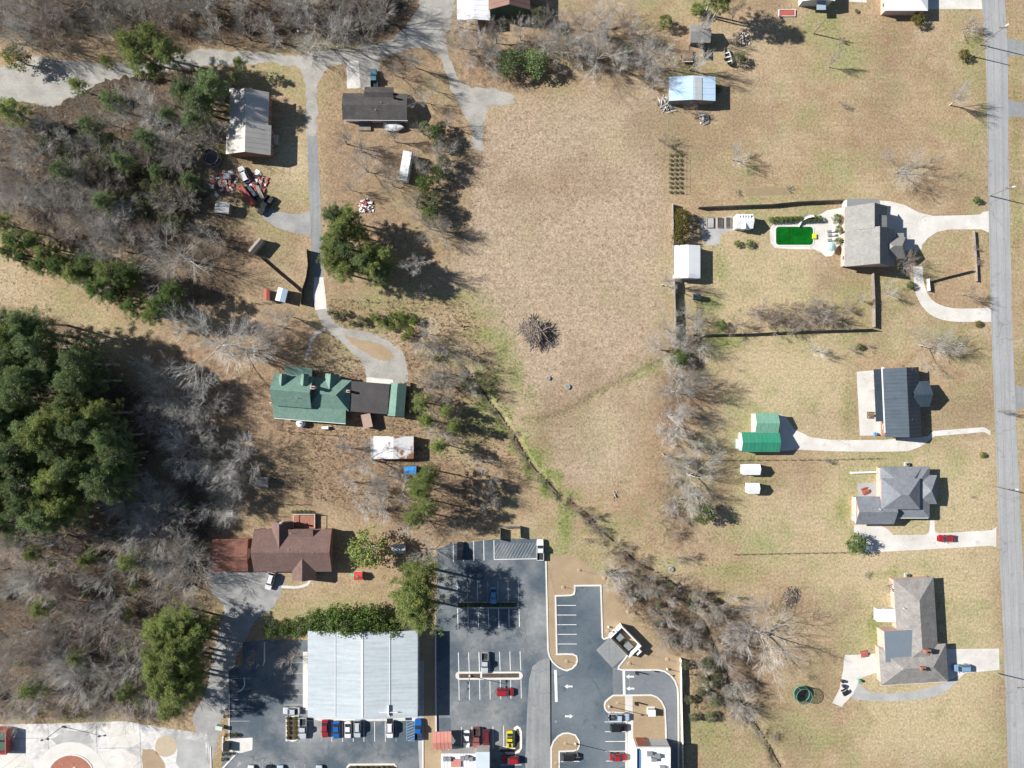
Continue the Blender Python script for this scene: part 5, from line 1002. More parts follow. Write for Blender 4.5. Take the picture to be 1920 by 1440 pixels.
def tubes(name, P0, P1, R0, R1, k):
    P0, P1 = np.array(P0), np.array(P1); t_ = P1-P0; L = np.linalg.norm(t_, axis=1, keepdims=True)+1e-9; t_ /= L
    ref = np.where(np.abs(t_[:, 2:3]) < .9, np.array([[0, 0, 1.]]), np.array([[1., 0, 0]])); u = np.cross(t_, ref); u /= np.linalg.norm(u, axis=1, keepdims=True)+1e-9; v_ = np.cross(t_, u)
    an = np.arange(k)*2*np.pi/k; ring = u[:, None]*np.cos(an)[None, :, None]+v_[:, None]*np.sin(an)[None, :, None]
    A = P0[:, None]+ring*np.array(R0)[:, None, None]; B = P1[:, None]+ring*np.array(R1)[:, None, None]
    vs_ = np.concatenate([A, B], 1).reshape(-1, 3); n = len(P0); base = (np.arange(n)*2*k)[:, None]; j = np.arange(k); j2 = (j+1) % k
    q_ = np.stack([base+j, base+j2, base+k+j2, base+k+j], -1).reshape(-1, 4); return vs_, q_
def joinq(parts):
    vs_, qs, n = [], [], 0
    for v_, q_ in parts: vs_.append(v_); qs.append(q_+n); n += len(v_)
    return np.concatenate(vs_), np.concatenate(qs)
def bare(seed, trunk_f=.28, nl=(6, 5, 5, 11), spread=1.0, up=.25, multi=1, twig_r=.0060):
    """leafless tree 10 m tall: (limbs, twigs) meshes"""
    r_ = np.random.default_rng(seed); segs = []
    def perp(d_):
        a = r_.normal(size=3); a -= d_*a.dot(d_); return a/np.linalg.norm(a)
    def br(p, d_, L, rad, lvl):
        ns = 4 if lvl < 2 else (3 if lvl < 3 else 2); pts = [p]; ds = []
        for i in range(ns):
            d_ = d_+perp(d_)*r_.uniform(.03, .13)*(1 if lvl else .5)+np.array([0, 0, up*.12 if lvl else 0]); d_ /= np.linalg.norm(d_); p = p+d_*L/ns; pts.append(p); ds.append(d_)
        rr = np.linspace(rad, rad*(.62 if lvl == 0 else .35), ns+1)
        for i in range(ns): segs.append((pts[i], pts[i+1], rr[i], rr[i+1], lvl))
        if lvl >= len(nl): return
        n = nl[lvl]+r_.integers(-1, 2)
        for c_ in range(n):
            f = 1.0 if c_ == 0 else (r_.uniform(.62, 1) if lvl == 0 else r_.uniform(.25, 1)); x = f*ns; i = min(int(x), ns-1); q_ = pts[i]+(pts[i+1]-pts[i])*(x-i)
            ang = r_.uniform(.05, .2) if c_ == 0 else r_.uniform(*((.5, .95) if lvl < 1 else (.35, .8) if lvl < 3 else (.25, .65)))*spread
            nd = ds[i]*math.cos(ang)+perp(ds[i])*math.sin(ang); nd[2] += up*(.6 if lvl < 2 else .15); nd /= np.linalg.norm(nd)
            ll = [5.4, 3.2, 1.9, 1.25][lvl]*r_.uniform(.7, 1.15)*(1.15 if c_ == 0 and lvl else 1); rd = max(twig_r, rr[i]*[.62, .55, .5, .5][lvl]*(1.1 if c_ == 0 else r_.uniform(.7, 1)))
            br(q_, nd, ll, rd, lvl+1)
    for k in range(multi):
        d0 = np.array([r_.normal()*.05, r_.normal()*.05, 1.]) if multi == 1 else np.array([r_.normal()*.45, r_.normal()*.45, 1.]); d0 /= np.linalg.norm(d0)
        br(np.array([r_.normal()*.15*(multi > 1), r_.normal()*.15*(multi > 1), -.1]), d0, 10*trunk_f*r_.uniform(.85, 1.1), (.17 if multi == 1 else .08), 0)
    zmax = max(s_[1][2] for s_ in segs); sc_ = 10/zmax
    out = []
    for sel, k in (([s_ for s_ in segs if s_[4] <= 2], 6), ([s_ for s_ in segs if s_[4] > 2], 3)):
        v_, q_ = tubes('x', [s_[0]*sc_ for s_ in sel], [s_[1]*sc_ for s_ in sel], [max(s_[2], twig_r if k == 3 else .02) for s_ in sel], [max(s_[3], twig_r*.7 if k == 3 else .014) for s_ in sel], k); out.append(npmesh('limbs' if k == 6 else 'twigs', v_, q_))
    return out
def leaves(r_, cen, rad, n, sz, asp=.45, flat=.7):
    cen = np.asarray(cen); m_ = len(cen); d_ = r_.normal(size=(m_, n, 3)); d_ /= np.linalg.norm(d_, axis=2, keepdims=True)
    pos = cen[:, None]+d_*np.asarray(rad)[:, None, None]*(r_.uniform(.35, 1, (m_, n, 1)))*np.array([1, 1, flat]); pos = pos.reshape(-1, 3); N_ = len(pos)
    u = r_.normal(size=(N_, 3)); u /= np.linalg.norm(u, axis=1, keepdims=True); w_ = np.cross(u, r_.normal(size=(N_, 3))); w_ /= np.linalg.norm(w_, axis=1, keepdims=True)+1e-9
    s_ = sz*r_.uniform(.6, 1.3, (N_, 1)); a, b_ = u*s_/2, w_*s_*asp/2
    return np.stack([pos-a, pos+b_, pos+a, pos-b_], 1).reshape(-1, 3), np.arange(N_*4).reshape(-1, 4)
def pine(seed, h0=.45, nb=64, full=1.0):
    """pine 10 m tall: trunk with branches, needle crown"""
    r_ = np.random.default_rng(seed); P0, P1, A, B = [], [], [], []; cen, rad = [], []
    zs = np.linspace(0, 9.8, 8)
    lean = np.cumsum(r_.normal(size=(8, 2))*.05, 0)
    tp = np.column_stack([lean, zs])
    for i in range(7): P0.append(tp[i]); P1.append(tp[i+1]); A.append(.17*(1-i/8)); B.append(.17*(1-(i+1)/8))
    for i in range(nb):
        z = 10*(h0+(.97-h0)*(i/nb)); an = i*2.4+r_.normal()*.4; f = (z/10-h0)/(1-h0); L = (1.95*(1-f)**.65+.35)*full*r_.uniform(.6, 1.15); el = r_.uniform(-.05, .35)+f*.5
        d_ = np.array([math.cos(an)*math.cos(el), math.sin(an)*math.cos(el), math.sin(el)]); b0 = np.array([np.interp(z, zs, lean[:, 0]), np.interp(z, zs, lean[:, 1]), z]); e_ = b0+d_*L
        P0.append(b0); P1.append(e_); A.append(.035); B.append(.012)
        for k in range(int(r_.integers(3, 6))):
            g = r_.uniform(.45, 1.05); cen.append(b0+d_*L*g+r_.normal(size=3)*[.22, .22, .1]); rad.append(r_.uniform(.22, .42))
    t_ = npmesh('pine_trunk', *tubes('x', P0, P1, A, B, 5)); c_ = npmesh('pine_crown', *leaves(r_, cen, rad, 46, .30, .13, .75)); return t_, c_
def bushy(seed, nclump=70, flat=.8, n=26, sz=.5, core=True, tall=1.0):
    """dense evergreen 10 m tall by about 8 m wide"""
    r_ = np.random.default_rng(seed); cen = []; rad = []
    for i in range(nclump):
        d_ = r_.normal(size=3); d_ /= np.linalg.norm(d_); d_[2] = abs(d_[2])*1.2-.35; k = r_.uniform(.62, 1.0)
        cen.append(np.array([d_[0]*3.3*k, d_[1]*3.3*k, 5.0+d_[2]*4.3*k*tall])); rad.append(r_.uniform(.7, 1.35))
    P0, P1, A, B = [np.zeros(3)], [np.array([0, 0, 6.])], [.25], [.1]
    for c_ in cen[::2]: P0.append(np.array([0, 0, max(.8, c_[2]*.55)])); P1.append(c_); A.append(.08); B.append(.03)
    return npmesh('bush_trunk', *tubes('x', P0, P1, A, B, 5)), npmesh('bush_crown', *leaves(r_, cen, rad, n, sz, .5, flat))
BARE = [bare(100+i, tf, nl, sp, up) for i, (tf, nl, sp, up) in enumerate(((.26,(6,5,6,11),1.0,.25),(.30,(6,5,6,11),.85,.4),(.22,(7,5,6,11),1.15,.15),(.34,(5,5,6,11),.8,.45),(.28,(6,6,6,11),1.0,.3),(.24,(7,5,6,10),1.2,.2),(.36,(5,5,6,11),.9,.3)))]
SHRUB = [bare(300+i, .30, (3,4,5,8), .8, .5, 5, .009) for i in range(4)]
PINE = [pine(500+i, .40+.04*(i % 3), 60, (1.0, 1.2, .9, 1.1)[i % 4]) for i in range(5)]
BUSH = [bushy(700+i) for i in range(4)]
for me, mt in [(a, bark) for a, _ in BARE+SHRUB+PINE+BUSH]: me.materials.append(mt)
for _, b_ in BARE+SHRUB: b_.materials.append(twigs)
for _, b_ in PINE: b_.materials.append(pineleaf)
for _, b_ in BUSH: b_.materials.append(holly)
def plant(name, cat, pair, px, py, h_, wide, label, group=None, crown=None, trunk=None, seen=.55):
    """px,py = where the middle of the crown shows from above"""
    k = h_/10; o = bpy.data.objects.new(name, None); col.objects.link(o); tag(o, label, cat, group)
    o.location = P(px, py, h_*seen).xy.to_3d(); o.scale = (k*wide, k*wide, k); o.rotation_euler = (0, 0, rnd.uniform(0, 6.28))
    for nm, me, mt in (('trunk' if h_ > 3.5 else 'stems', pair[0], trunk), ('crown', pair[1], crown)):
        c_ = bpy.data.objects.new(nm, me); col.objects.link(c_); c_.parent = o
        if mt: c_.material_slots[0].link = 'OBJECT'; c_.material_slots[0].material = mt
    return o
def bt(px, py, h_, wide, label, group=None, v=None, crown=None, trunk=None): return plant('bare_tree', 'tree', BARE[rnd.randrange(7) if v is None else v], px, py, h_, wide, label, group, crown, trunk)
def pt(px, py, h_, wide, label, group=None, crown=None, seen=.72): return plant('pine_tree', 'tree', PINE[rnd.randrange(5)], px, py, h_, wide, label, group, crown, None, seen)
def eb(px, py, h_, wide, label, group=None, crown=None, name='evergreen_shrub', cat='shrub', seen=.5): return plant(name, cat, BUSH[rnd.randrange(4)], px, py, h_, wide, label, group, crown, None, seen)
def sh(px, py, h_, wide, label, group=None, crown=None): return plant('bare_shrub', 'shrub', SHRUB[rnd.randrange(4)], px, py, h_, wide, label, group, crown, None, .4)
# single bare trees that stand out
for a in ((390,640,19,1.55,'huge pale-limbed bare tree between meadow and farmhouse',None,4,twigs_p,bark_p),(330,480,16,1.25,'large whitish bare tree in front of the pine belt',None,5,twigs_p,bark_p),
  (1440,1205,15,1.55,'huge spreading bare tree over the creek lawn',None,5,twigs_p,bark),(1300,893,13,1.4,'pale bare tree beside the square white shed',None,2,twigs_p,bark_p),(1262,780,12,1.2,'pale bare tree at the field edge west of the green garage',None,0,twigs_p,bark_p),(1272,735,13,1.3,'broad grey bare tree at the field edge above the garage tree',None,4),
  (1262,618,11,1.2,'bare tree at the south-west corner of the pool garden fence',None,0),(1250,528,12,1.0,'bare tree beside the white shed of the pool garden',None,3),(1384,290,8,1.3,'small lone bare tree in the north-east lawn',None,6,twigs_p),(1703,312,10,1.35,'bare tree above the pool house drive',None,2,twigs_p),(1808,180,11,1.0,'pale leaning bare tree close to the road',None,3,twigs_p,bark_p),(1568,112,8,.8,'thin bare tree on the north lawn',None,3),
  (1745,645,9,1.9,'wide bare tree on the lawn north of the navy house',None,4),(1533,655,7,1.2,'small silvery bare tree on the lawn',None,6,twigs_p),(1885,772,6,.9,'small bare tree at the road by the navy house',None,1),(1702,492,8,1.0,'reddish bare tree before the pool house porch',None,4,twigs_r),(1825,548,8,1.1,'reddish bare tree beside the curved drive entrance',None,1,twigs_r),(1675,547,7,1.1,'grey bare tree by the curved drive bend',None,0,twigs_p),(1618,560,6,.8,'slim bare tree at the short garden fence',None,3,twigs_p),
  (1540,583,7,1.2,'bare tree at the south fence of the pool garden, east one',None,5),(1398,1333,9,1.1,'greyish bare tree west of the green trampoline',None,2,twigs_p),(1372,1122,5,1.1,'small silver bare tree at the thicket edge',None,6,twigs_p),(1330,833,6,1.2,'half-fallen pale bare tree west of the green garage',None,5,twigs_p,bark_p),
  (830,722,10,1.2,'bare tree at the creek head east of the farmhouse',None,4),(690,868,12,1.2,'bare tree beside the rusting shed',None,0,twigs_p),(722,940,12,1.2,'bare tree between the blue shelter and ranch house',None,4,twigs_p),(800,1038,10,1.1,'bare tree at the car park corner',None,2),(450,865,12,1.2,'bare tree above the low kennel',None,4,twigs_p),(345,845,14,1.2,'ash-grey bare tree at the pine shadow edge, lower one',None,4,twigs_p),(310,750,12,1.0,'ash-grey bare tree at the pine shadow edge, upper one',None,2,twigs_p),(350,790,12,.9,'ash-grey bare tree at the pine shadow edge, middle one',None,0,twigs_p),
  (540,1240,7,1.1,'bare tree in the shaded bays west of the warehouse',None,4),(470,1235,8,1.1,'bare tree at the drive end west of the warehouse',None,1),(435,1288,5,1.1,'rusty bare tree at the west car park edge',None,6,twigs_r),
  (680,310,10,1.1,'bare tree on the leaf-strewn lawn west of the travel trailer',None,5,twigs_p),(640,255,11,1.0,'bare tree just south of the mobile home',None,3),(720,325,9,.9,'bare tree beside the travel trailer',None,0),(775,490,13,1.0,'bare tree rising over the pines by the field',None,3,twigs_p,bark_p),(800,420,10,1.1,'bare tree in the row at the field edge',None,4),(790,545,8,.9,'bare tree at the lower end of the field-edge row',None,6),
  (735,128,8,1.0,'bare tree on the brown lawn above the mobile home, west one',None,0),(775,110,10,.9,'bare tree on the brown lawn above the mobile home, east one',None,3,twigs_p),(815,160,7,1.0,'bare tree by the gravel drive bend',None,1),(862,70,11,.9,'bare tree in front of the white carport, west one',None,5),(893,68,11,.8,'bare tree in front of the white carport, middle one',None,3,twigs_p),(925,72,11,.8,'bare tree in front of the white carport, east one',None,1),
  (1095,30,12,1.0,'bare tree on the north field edge, west one',None,3),(1145,45,12,1.1,'bare tree on the north field edge, east one',None,1),(1125,90,13,1.2,'whitish bare tree above the field corner',None,2,twigs_p,bark_p),(1060,85,9,1.1,'bare tree in the north thicket',None,4),(1190,40,12,1.0,'bare tree behind the north thicket pines',None,0),(1240,105,12,1.1,'crooked bare tree north-west of the blue shed',None,5,twigs_p),(1230,150,9,1.1,'low bare tree at the blue shed west wall',None,2),(1305,110,12,1.0,'bare tree leaning over the blue shed',None,3,twigs_p),(1318,42,12,.7,'tall bare tree by the garden hut',None,3,twigs_p),(1384,18,10,.8,'bare tree at the north garden edge',None,1)): bt(*a)
# woods
NOGO = [(636,165,772,250),(745,285,780,350),(505,685,775,812),(690,812,785,866),(418,160,520,305),(390,955,630,1095),(850,-60,1000,50),(1250,140,1346,195),(1385,770,1465,852),(1388,868,1430,930),(1262,455,1318,525),(1290,40,1335,85),(755,870,785,895),(730,1015,765,1042),(440,300,520,410),(400,375,435,402)]
def scatter(poly, n, dmin, fn, seed):
    r_ = random.Random(seed); xs = [p[0] for p in poly]; ys = [p[1] for p in poly]; pts = []; tries = 0
    PP = np.array(poly)
    while len(pts) < n and tries < 20000:
        tries += 1; x, y = r_.uniform(min(xs), max(xs)), r_.uniform(min(ys), max(ys))
        if not pip(np.array([x]), np.array([y]), poly)[0]: continue
        if any((x-a)**2+(y-b_)**2 < dmin*dmin for a, b_ in pts): continue
        gx_, gy_ = 960+(x-960)*.973, 720+(y-720)*.973      # where the stem stands: never on paving or in a building
        if any(a <= gx_ <= c_ and b_ <= gy_ <= d_ for a, b_, c_, d_ in NOGO) or any(pip(np.array([gx_]), np.array([gy_]), p_)[0] for p_ in EXCL): continue
        pts.append((x, y)); fn(x, y, r_)
WN = [(-30,-30),(770,-30),(745,40),(640,62),(500,68),(380,62),(250,40),(120,70),(-30,75)]
WW = [(-30,215),(40,235),(110,240),(220,205),(330,150),(400,180),(395,250),(350,300),(345,380),(420,425),(400,470),(300,410),(230,420),(150,400),(-30,350)]
WW2 = [(-30,330),(140,350),(220,420),(300,540),(250,560),(130,470),(-30,390)]
WS = [(-30,1010),(110,1010),(200,940),(300,900),(340,930),(390,1010),(385,1110),(300,1150),(265,1200),(265,1330),(-30,1330)]
def kindlab(r_, where, grp):
    m_, a_ = r_.choice(((twigs, 'grey'), (twigs, 'grey'), (twigs_p, 'pale ash-coloured'), (twigs_r, 'reddish-brown')))
    return (a_+' bare tree '+where, a_.split('-')[0]+' '+grp, None, m_)
scatter(WN, 44, 28, lambda x, y, r_: bt(x, y, r_.uniform(10, 15), r_.uniform(1.0, 1.35), *kindlab(r_, 'in the wood north of the lane', 'bare trees of the north wood')), 1)
scatter(WW, 42, 28, lambda x, y, r_: bt(x, y, r_.uniform(9, 13), r_.uniform(1.1, 1.45), *kindlab(r_, 'in the wood west of the brick house', 'bare trees of the west wood')), 2)
scatter(WW2, 14, 26, lambda x, y, r_: bt(x, y, r_.uniform(9, 12), r_.uniform(1.1, 1.4), *kindlab(r_, 'in the strip above the pine belt', 'bare trees above the pine belt')), 33)
scatter(WS, 54, 28, lambda x, y, r_: bt(x, y, r_.uniform(10, 15), r_.uniform(1.05, 1.4), *kindlab(r_, 'in the south-west wood', 'bare trees of the south-west wood')), 3)
scatter([(60,230),(330,290),(340,420),(240,400),(120,330)], 44, 22, lambda x, y, r_: eb(x, y, r_.uniform(4, 8), 1.0, 'greyish evergreen undergrowth bush in the west wood', 'evergreen bushes of the west wood', vine), 4)
scatter(WS, 22, 48, lambda x, y, r_: eb(x, y, r_.uniform(3, 5), 1.1, 'small evergreen bush in the south-west wood', 'evergreen bushes of the south-west wood', pineleaf), 5)
scatter([(300,0),(740,0),(700,50),(450,70)], 16, 32, lambda x, y, r_: eb(x, y, r_.uniform(2, 4), 1.2, 'olive evergreen bush in the north wood', 'evergreen bushes of the north wood', vine), 6)
scatter([(270,690),(400,690),(425,830),(490,880),(420,955),(330,900),(285,800)], 15, 24, lambda x, y, r_: bt(x, y, r_.uniform(9, 13), r_.uniform(1.0, 1.3), 'ash-pale bare tree between the pine stand and the farmhouse yard', 'pale bare trees west of the farmhouse', None, twigs_p), 50)
scatter([(420,560),(560,585),(540,680),(440,690)], 5, 30, lambda x, y, r_: bt(x, y, r_.uniform(7, 10), 1.1, 'bare yard tree north-west of the farmhouse dormers', 'bare yard trees by the farmhouse', None, twigs_p), 51)
scatter([(630,810),(700,815),(790,870),(800,1000),(690,980),(640,900)], 8, 30, lambda x, y, r_: bt(x, y, r_.uniform(8, 12), 1.15, 'light grey bare tree in the yard between farmhouse and ranch house', 'light bare trees between farmhouse and ranch house', None, twigs_p), 52)
scatter([(780,590),(850,620),(885,720),(860,860),(810,840),(790,700)], 11, 24, lambda x, y, r_: bt(x, y, r_.uniform(6, 10), 1.1, 'bare tree on the creek bank east of the farmhouse pen', 'bare trees on the creek bank', None, r_.choice((twigs, twigs_p))), 53)
scatter([(840,30),(1080,20),(1210,30),(1250,130),(1120,140),(980,110),(860,100)], 13, 34, lambda x, y, r_: bt(x, y, r_.uniform(8, 12), 1.05, 'bare tree in the belt north of the field', 'bare trees of the north belt', None, r_.choice((twigs, twigs_p))), 54)
scatter([(1240,560),(1300,560),(1310,760),(1320,930),(1260,960),(1240,760)], 9, 40, lambda x, y, r_: bt(x, y, r_.uniform(8, 11), 1.15, 'bare tree in the hedgerow along the east gardens', 'bare trees of the field hedgerow', None, r_.choice((twigs, twigs_p))), 55)
scatter([(600,130),(840,120),(840,300),(740,420),(620,340)], 6, 50, lambda x, y, r_: bt(x, y, r_.uniform(7, 10), 1.0, 'thin bare tree on the leafy lawn round the mobile home', 'thin bare trees round the mobile home', None, r_.choice((twigs, twigs_p))), 56)
scatter([(860,800),(960,860),(960,960),(860,990),(820,900)], 5, 34, lambda x, y, r_: bt(x, y, r_.uniform(6, 9), 1.0, 'slender bare tree in the leafy ground above the car park', 'slender bare trees above the car park'), 57)
# pine stand and belt
scatter([(-40,600),(60,600),(130,640),(165,690),(180,760),(225,830),(220,900),(190,940),(130,965),(60,985),(-40,990)], 66, 22, lambda x, y, r_: pt(x, y, r_.uniform(18, 24), r_.uniform(.95, 1.2), *((('tall dark green pine in the dense western stand', 'dark pines of the western stand', pinedark)) if r_.random() < .55 else ('tall yellow-green pine in the dense western stand', 'yellow-green pines of the western stand', pineleaf))), 7)
for i, (x, y, hh) in enumerate(((8,420,11),(30,450,12),(60,455,11),(85,478,12),(110,500,12),(75,500,9),(140,515,12),(165,498,12),(185,540,13),(205,510,14),(235,515,13),(215,555,12),(245,525,12),(250,575,12),(300,575,14),(285,590,11),(320,545,12),(45,485,10),(15,470,10))): pt(x, y, hh, 1.35, *(('deep green pine in the belt above the meadow', 'deep green pines of the meadow belt', holly) if i % 3 else ('light green pine in the belt above the meadow', 'light green pines of the meadow belt', pineleaf)))
for i, (x, y, hh) in enumerate(((625,405,13),(640,425,14),(655,405,12),(630,450,14),(650,470,14),(675,440,11),(625,490,14),(645,505,13),(680,490,14),(700,505,13),(720,480,11),(690,470,12),(715,515,11),(620,470,12))): pt(x, y, hh, 1.3, 'bright green pine in the cluster east of the lane', 'pines of the lane cluster', pineleaf if i % 4 else pinedark)
for i, (x, y, hh) in enumerate(((295,1180,15),(320,1165,15),(345,1170,14),(300,1215,16),(330,1215,17),(360,1205,15),(295,1250,16),(325,1255,17),(355,1245,15),(305,1290,16),(335,1295,16),(360,1285,14),(320,1325,13),(375,1180,13))): pt(x, y, hh, 1.45, 'bright green pine in the cluster at the south-west wood edge', 'pines of the south-west cluster', pineleaf)
for a in ((245,85,15,1.3,'bright pine over the lane in the north-west, west one'),(285,75,16,1.3,'bright pine over the lane in the north-west, middle one'),(310,95,15,1.2,'bright pine over the lane in the north-west, east one'),(260,115,14,1.2,'bright pine south of the lane pair'),(290,130,9,1.3,'lower pine below the north-west lane pines'),(200,115,8,1.1,'small pine beside the gravel patch'),(145,160,8,1.4,'rounded pine between gravel patch and wood'),(20,205,13,1.6,'dark pine at the far west edge of the lane'),(450,120,8,1.1,'blue-green pine north of the brick house'),(440,145,7,1.0,'small blue-green pine at the brick house corner'),
  (785,1085,16,1.8,'big pine on the car park west edge, upper one'),(772,1115,17,1.9,'big pine on the car park west edge, middle one'),(788,1148,15,1.8,'big pine on the car park west edge, lower one'),(785,915,16,1.1,'pine beside the blue shelter'),(800,890,15,1.0,'pine east of the blue shelter'),(775,970,14,1.1,'short pine south of the blue shelter'),(800,950,14,1.0,'slim pine above the car park'),(790,755,9,1.4,'pine at the farmhouse east pen, upper one'),(800,790,9,1.4,'pine at the farmhouse east pen, lower one'),(820,835,10,1.3,'pine between farmhouse pen and creek'),(850,800,9,1.2,'pine on the creek bank'),(835,770,8,1.2,'small pine on the creek bank')): pt(*a)
pt(390,160,14,1.7,'tall pine shading the brick house roof, north one',None,pinedark); pt(372,192,13,1.7,'tall pine shading the brick house roof, south one',None,pinedark); pt(345,175,13,1.5,'dark pine in the shaded hollow west of the brick house',None,pinedark); pt(360,225,11,1.2,'dark pine behind the grey netted trampoline wood edge',None,pinedark)
plant('pine_tree','tree',PINE[1],1322,26,17,1.1,'tall pine throwing a long shadow across the north garden, west one',None,bamboo,None,0.); plant('pine_tree','tree',PINE[3],1336,34,15,1.0,'tall pine throwing a long shadow across the north garden, east one',None,bamboo,None,0.)
eb(690,1030,11,1.4,'glossy rounded magnolia east of the ranch house', None, pineleaf, 'magnolia_tree', 'tree'); eb(30,108,8,1.3,'yellow-green broadleaf tree at the west edge', None, yellowleaf, 'broadleaf_tree', 'tree')
for i, x in enumerate((510,535,560,590,612,640,665,690,715,735)): eb(x, 1178-(14 if 585 < x < 720 else 0)+rnd.uniform(-4, 4), (6, 6, 7, 8, 10, 11, 11, 10, 9, 8)[i], 1.15, 'dark evergreen in the row behind the white warehouse', 'evergreens behind the warehouse', holly, 'evergreen_tree', 'tree')
for x, y, hh, wd, lb, cr in ((1278,405,5,1.3,'olive evergreen at the pool garden corner, north one',olive),(1280,425,6,1.2,'olive evergreen at the pool garden corner, middle one',olive),(1272,450,5,1.2,'olive evergreen at the pool garden corner, south one',olive),(1352,610,3.4,1.3,'round evergreen at the pool garden south fence',holly),(1606,1020,6,1.4,'dense round evergreen beside the slate house drive',holly),(1808,102,3.2,1.4,'round brown-green bush near the road',olive),(1835,607,1.5,2.0,'small yellow-green shrub by the drive mouth',yellowleaf),(1842,853,1.6,1.6,'small golden conifer by the road',yellowleaf),(1722,36,3.6,1.5,'olive bush south of the white bungalow',olive),(1570,410,3.2,1.3,'bright shrub at the pool house west wall, north one',holly),(1573,430,2.4,1.2,'bright shrub at the pool house west wall, middle one',holly),(1573,452,2.4,1.3,'bright shrub at the pool house west wall, south one',holly),(1708,535,2.2,1.5,'round shrub by the curved drive',holly),(1832,375,2.2,1.4,'round shrub at the pool house drive mouth',holly),(1346,168,2.4,1.3,'dark shrub against the blue shed east wall',holly),(1383,457,1.8,1.6,'clipped shrub by the white garden shed, west one',holly),(1405,457,1.8,1.9,'clipped shrub by the white garden shed, east one',holly),(1612,650,1.8,1.5,'green shrub on the lawn by the navy house',holly),(1606,20,1.0,1.5,'tiny green shrub on the north lawn',holly),(1272,672,5.5,1.3,'evergreen bush in the field-edge thicket',holly),(1322,962,7,1.3,'evergreen bush shading the shed lawn',holly),(1248,40,5,1.1,'bright evergreen at the north thicket',bamboo),(1308,18,4,1.3,'bright evergreen behind the garden hut',bamboo),(960,118,7,1.7,'dark evergreen clump at the field north edge, west one',pinedark),(1002,115,7,1.7,'dark evergreen clump at the field north edge, east one',pinedark),(1010,30,7,.9,'slender evergreen beside the brown barn',vine),(1175,100,5,1.2,'dark evergreen under the whitish bare tree',holly),(1385,110,3.5,1.6,'feathery green shrub beside the aluminium boat',vine)): eb(x, y, hh, wd, lb, None, cr)
for i in range(11): eb(1447+i*9.0, 412-i*.25, 2.0, 1.35, 'clipped shrub in the hedge north of the pool', 'hedge shrubs north of the pool', holly)
for i in range(13): eb(861+i*8.7, 1134.5-.1*i, 1.1, 1.5, 'dark low shrub in the hedge island of the car park', 'hedge island shrubs', holly)
for i in range(17): eb(1279+i*.2, 1296+i*9.1, 1.0, 1.1, 'small round shrub along the white screen fence', 'shrubs along the screen fence', holly)
for i in range(10): eb(541+(i % 2)*13+rnd.uniform(-1, 1), 1347+(i//2)*9, .9, 2.0, 'low brownish shrub in the warehouse shrub island', 'warehouse island shrubs', olive)
for i in range(9): eb(658+i*9.8, 1441+rnd.uniform(-1, 1), .9, 2.0, 'low brownish shrub in the southern kerb island', 'southern island shrubs', olive)
for x, y in ((424,1379),(436,1378),(443,1379),(419,1414),(431,1413),(418,1424),(422,1343)): eb(x, y, 1.3, 1.3, 'round clipped bush by the dumpster pad', 'bushes round the dumpster pad', olive)
for x, y in ((550,963),(558,962),(566,962),(574,962),(582,963),(592,968)): eb(x-1, y-3, 1.1, 1.3, 'small shrub beside the red timber deck', 'shrubs beside the deck', holly)
# creek thicket, hedgerows and scrub
scatter([(1110,1055),(1200,1085),(1330,1100),(1390,1160),(1400,1340),(1330,1345),(1300,1250),(1250,1215),(1180,1140)], 36, 19, lambda x, y, r_: sh(x, y, r_.uniform(2.5, 6), r_.uniform(1.3, 1.8), 'grey twiggy shrub in the creek thicket', 'bare shrubs of the creek thicket', r_.choice((twigs, twigs_r, twigs))), 20)
scatter([(1120,1060),(1330,1110),(1400,1200),(1390,1330),(1310,1300),(1200,1150)], 10, 40, lambda x, y, r_: bt(x, y, r_.uniform(6, 10), r_.uniform(.9, 1.2), 'young bare tree in the creek thicket', 'young trees of the creek thicket', None, r_.choice((twigs, twigs_p))), 21)
scatter([(1290,1240),(1345,1240),(1345,1350),(1285,1345)], 9, 18, lambda x, y, r_: eb(x, y, r_.uniform(2.5, 4), 1.3, 'olive vine-covered bush behind the screen fence', 'vine bushes behind the screen fence', vine), 22)
scatter([(1240,640),(1295,650),(1300,830),(1290,1040),(1330,1060),(1250,1060),(1240,900)], 24, 20, lambda x, y, r_: sh(x, y, r_.uniform(2, 4.5), r_.uniform(1.2, 1.7), 'bare shrub in the hedgerow between field and east gardens', 'bare shrubs of the field hedgerow', r_.choice((twigs, twigs_r))), 23)
scatter([(770,600),(820,620),(850,700),(860,800),(820,830),(790,760),(780,680)], 15, 18, lambda x, y, r_: sh(x, y, r_.uniform(3, 5), 1.4, 'grey bare shrub on the bank east of the farmhouse', 'bare shrubs on the farmhouse bank', twigs), 24)
scatter([(690,590),(770,590),(790,630),(760,640),(700,605)], 9, 14, lambda x, y, r_: eb(x, y, r_.uniform(2, 3.2), 1.4, 'fresh green bamboo-like bush by the loop drive', 'green bushes by the loop drive', bamboo), 25)
scatter([(790,230),(830,230),(835,330),(815,420),(790,400)], 12, 17, lambda x, y, r_: eb(x, y, r_.uniform(4.5, 7.5), 1.0, 'dull evergreen in the row beside the field', 'evergreens in the field-side row', vine if r_.random() < .6 else holly), 26)
scatter([(785,220),(840,220),(840,440),(780,500),(740,420)], 8, 28, lambda x, y, r_: bt(x, y, r_.uniform(6, 9), 1.0, 'slim bare tree in the row beside the field', 'bare trees in the field-side row'), 27)
scatter([(930,80),(1080,60),(1200,110),(1120,140),(1000,140),(880,110)], 20, 22, lambda x, y, r_: sh(x, y, r_.uniform(2.5, 5), 1.5, 'bare shrub in the thicket north of the field', 'bare shrubs of the north thicket', twigs), 28)
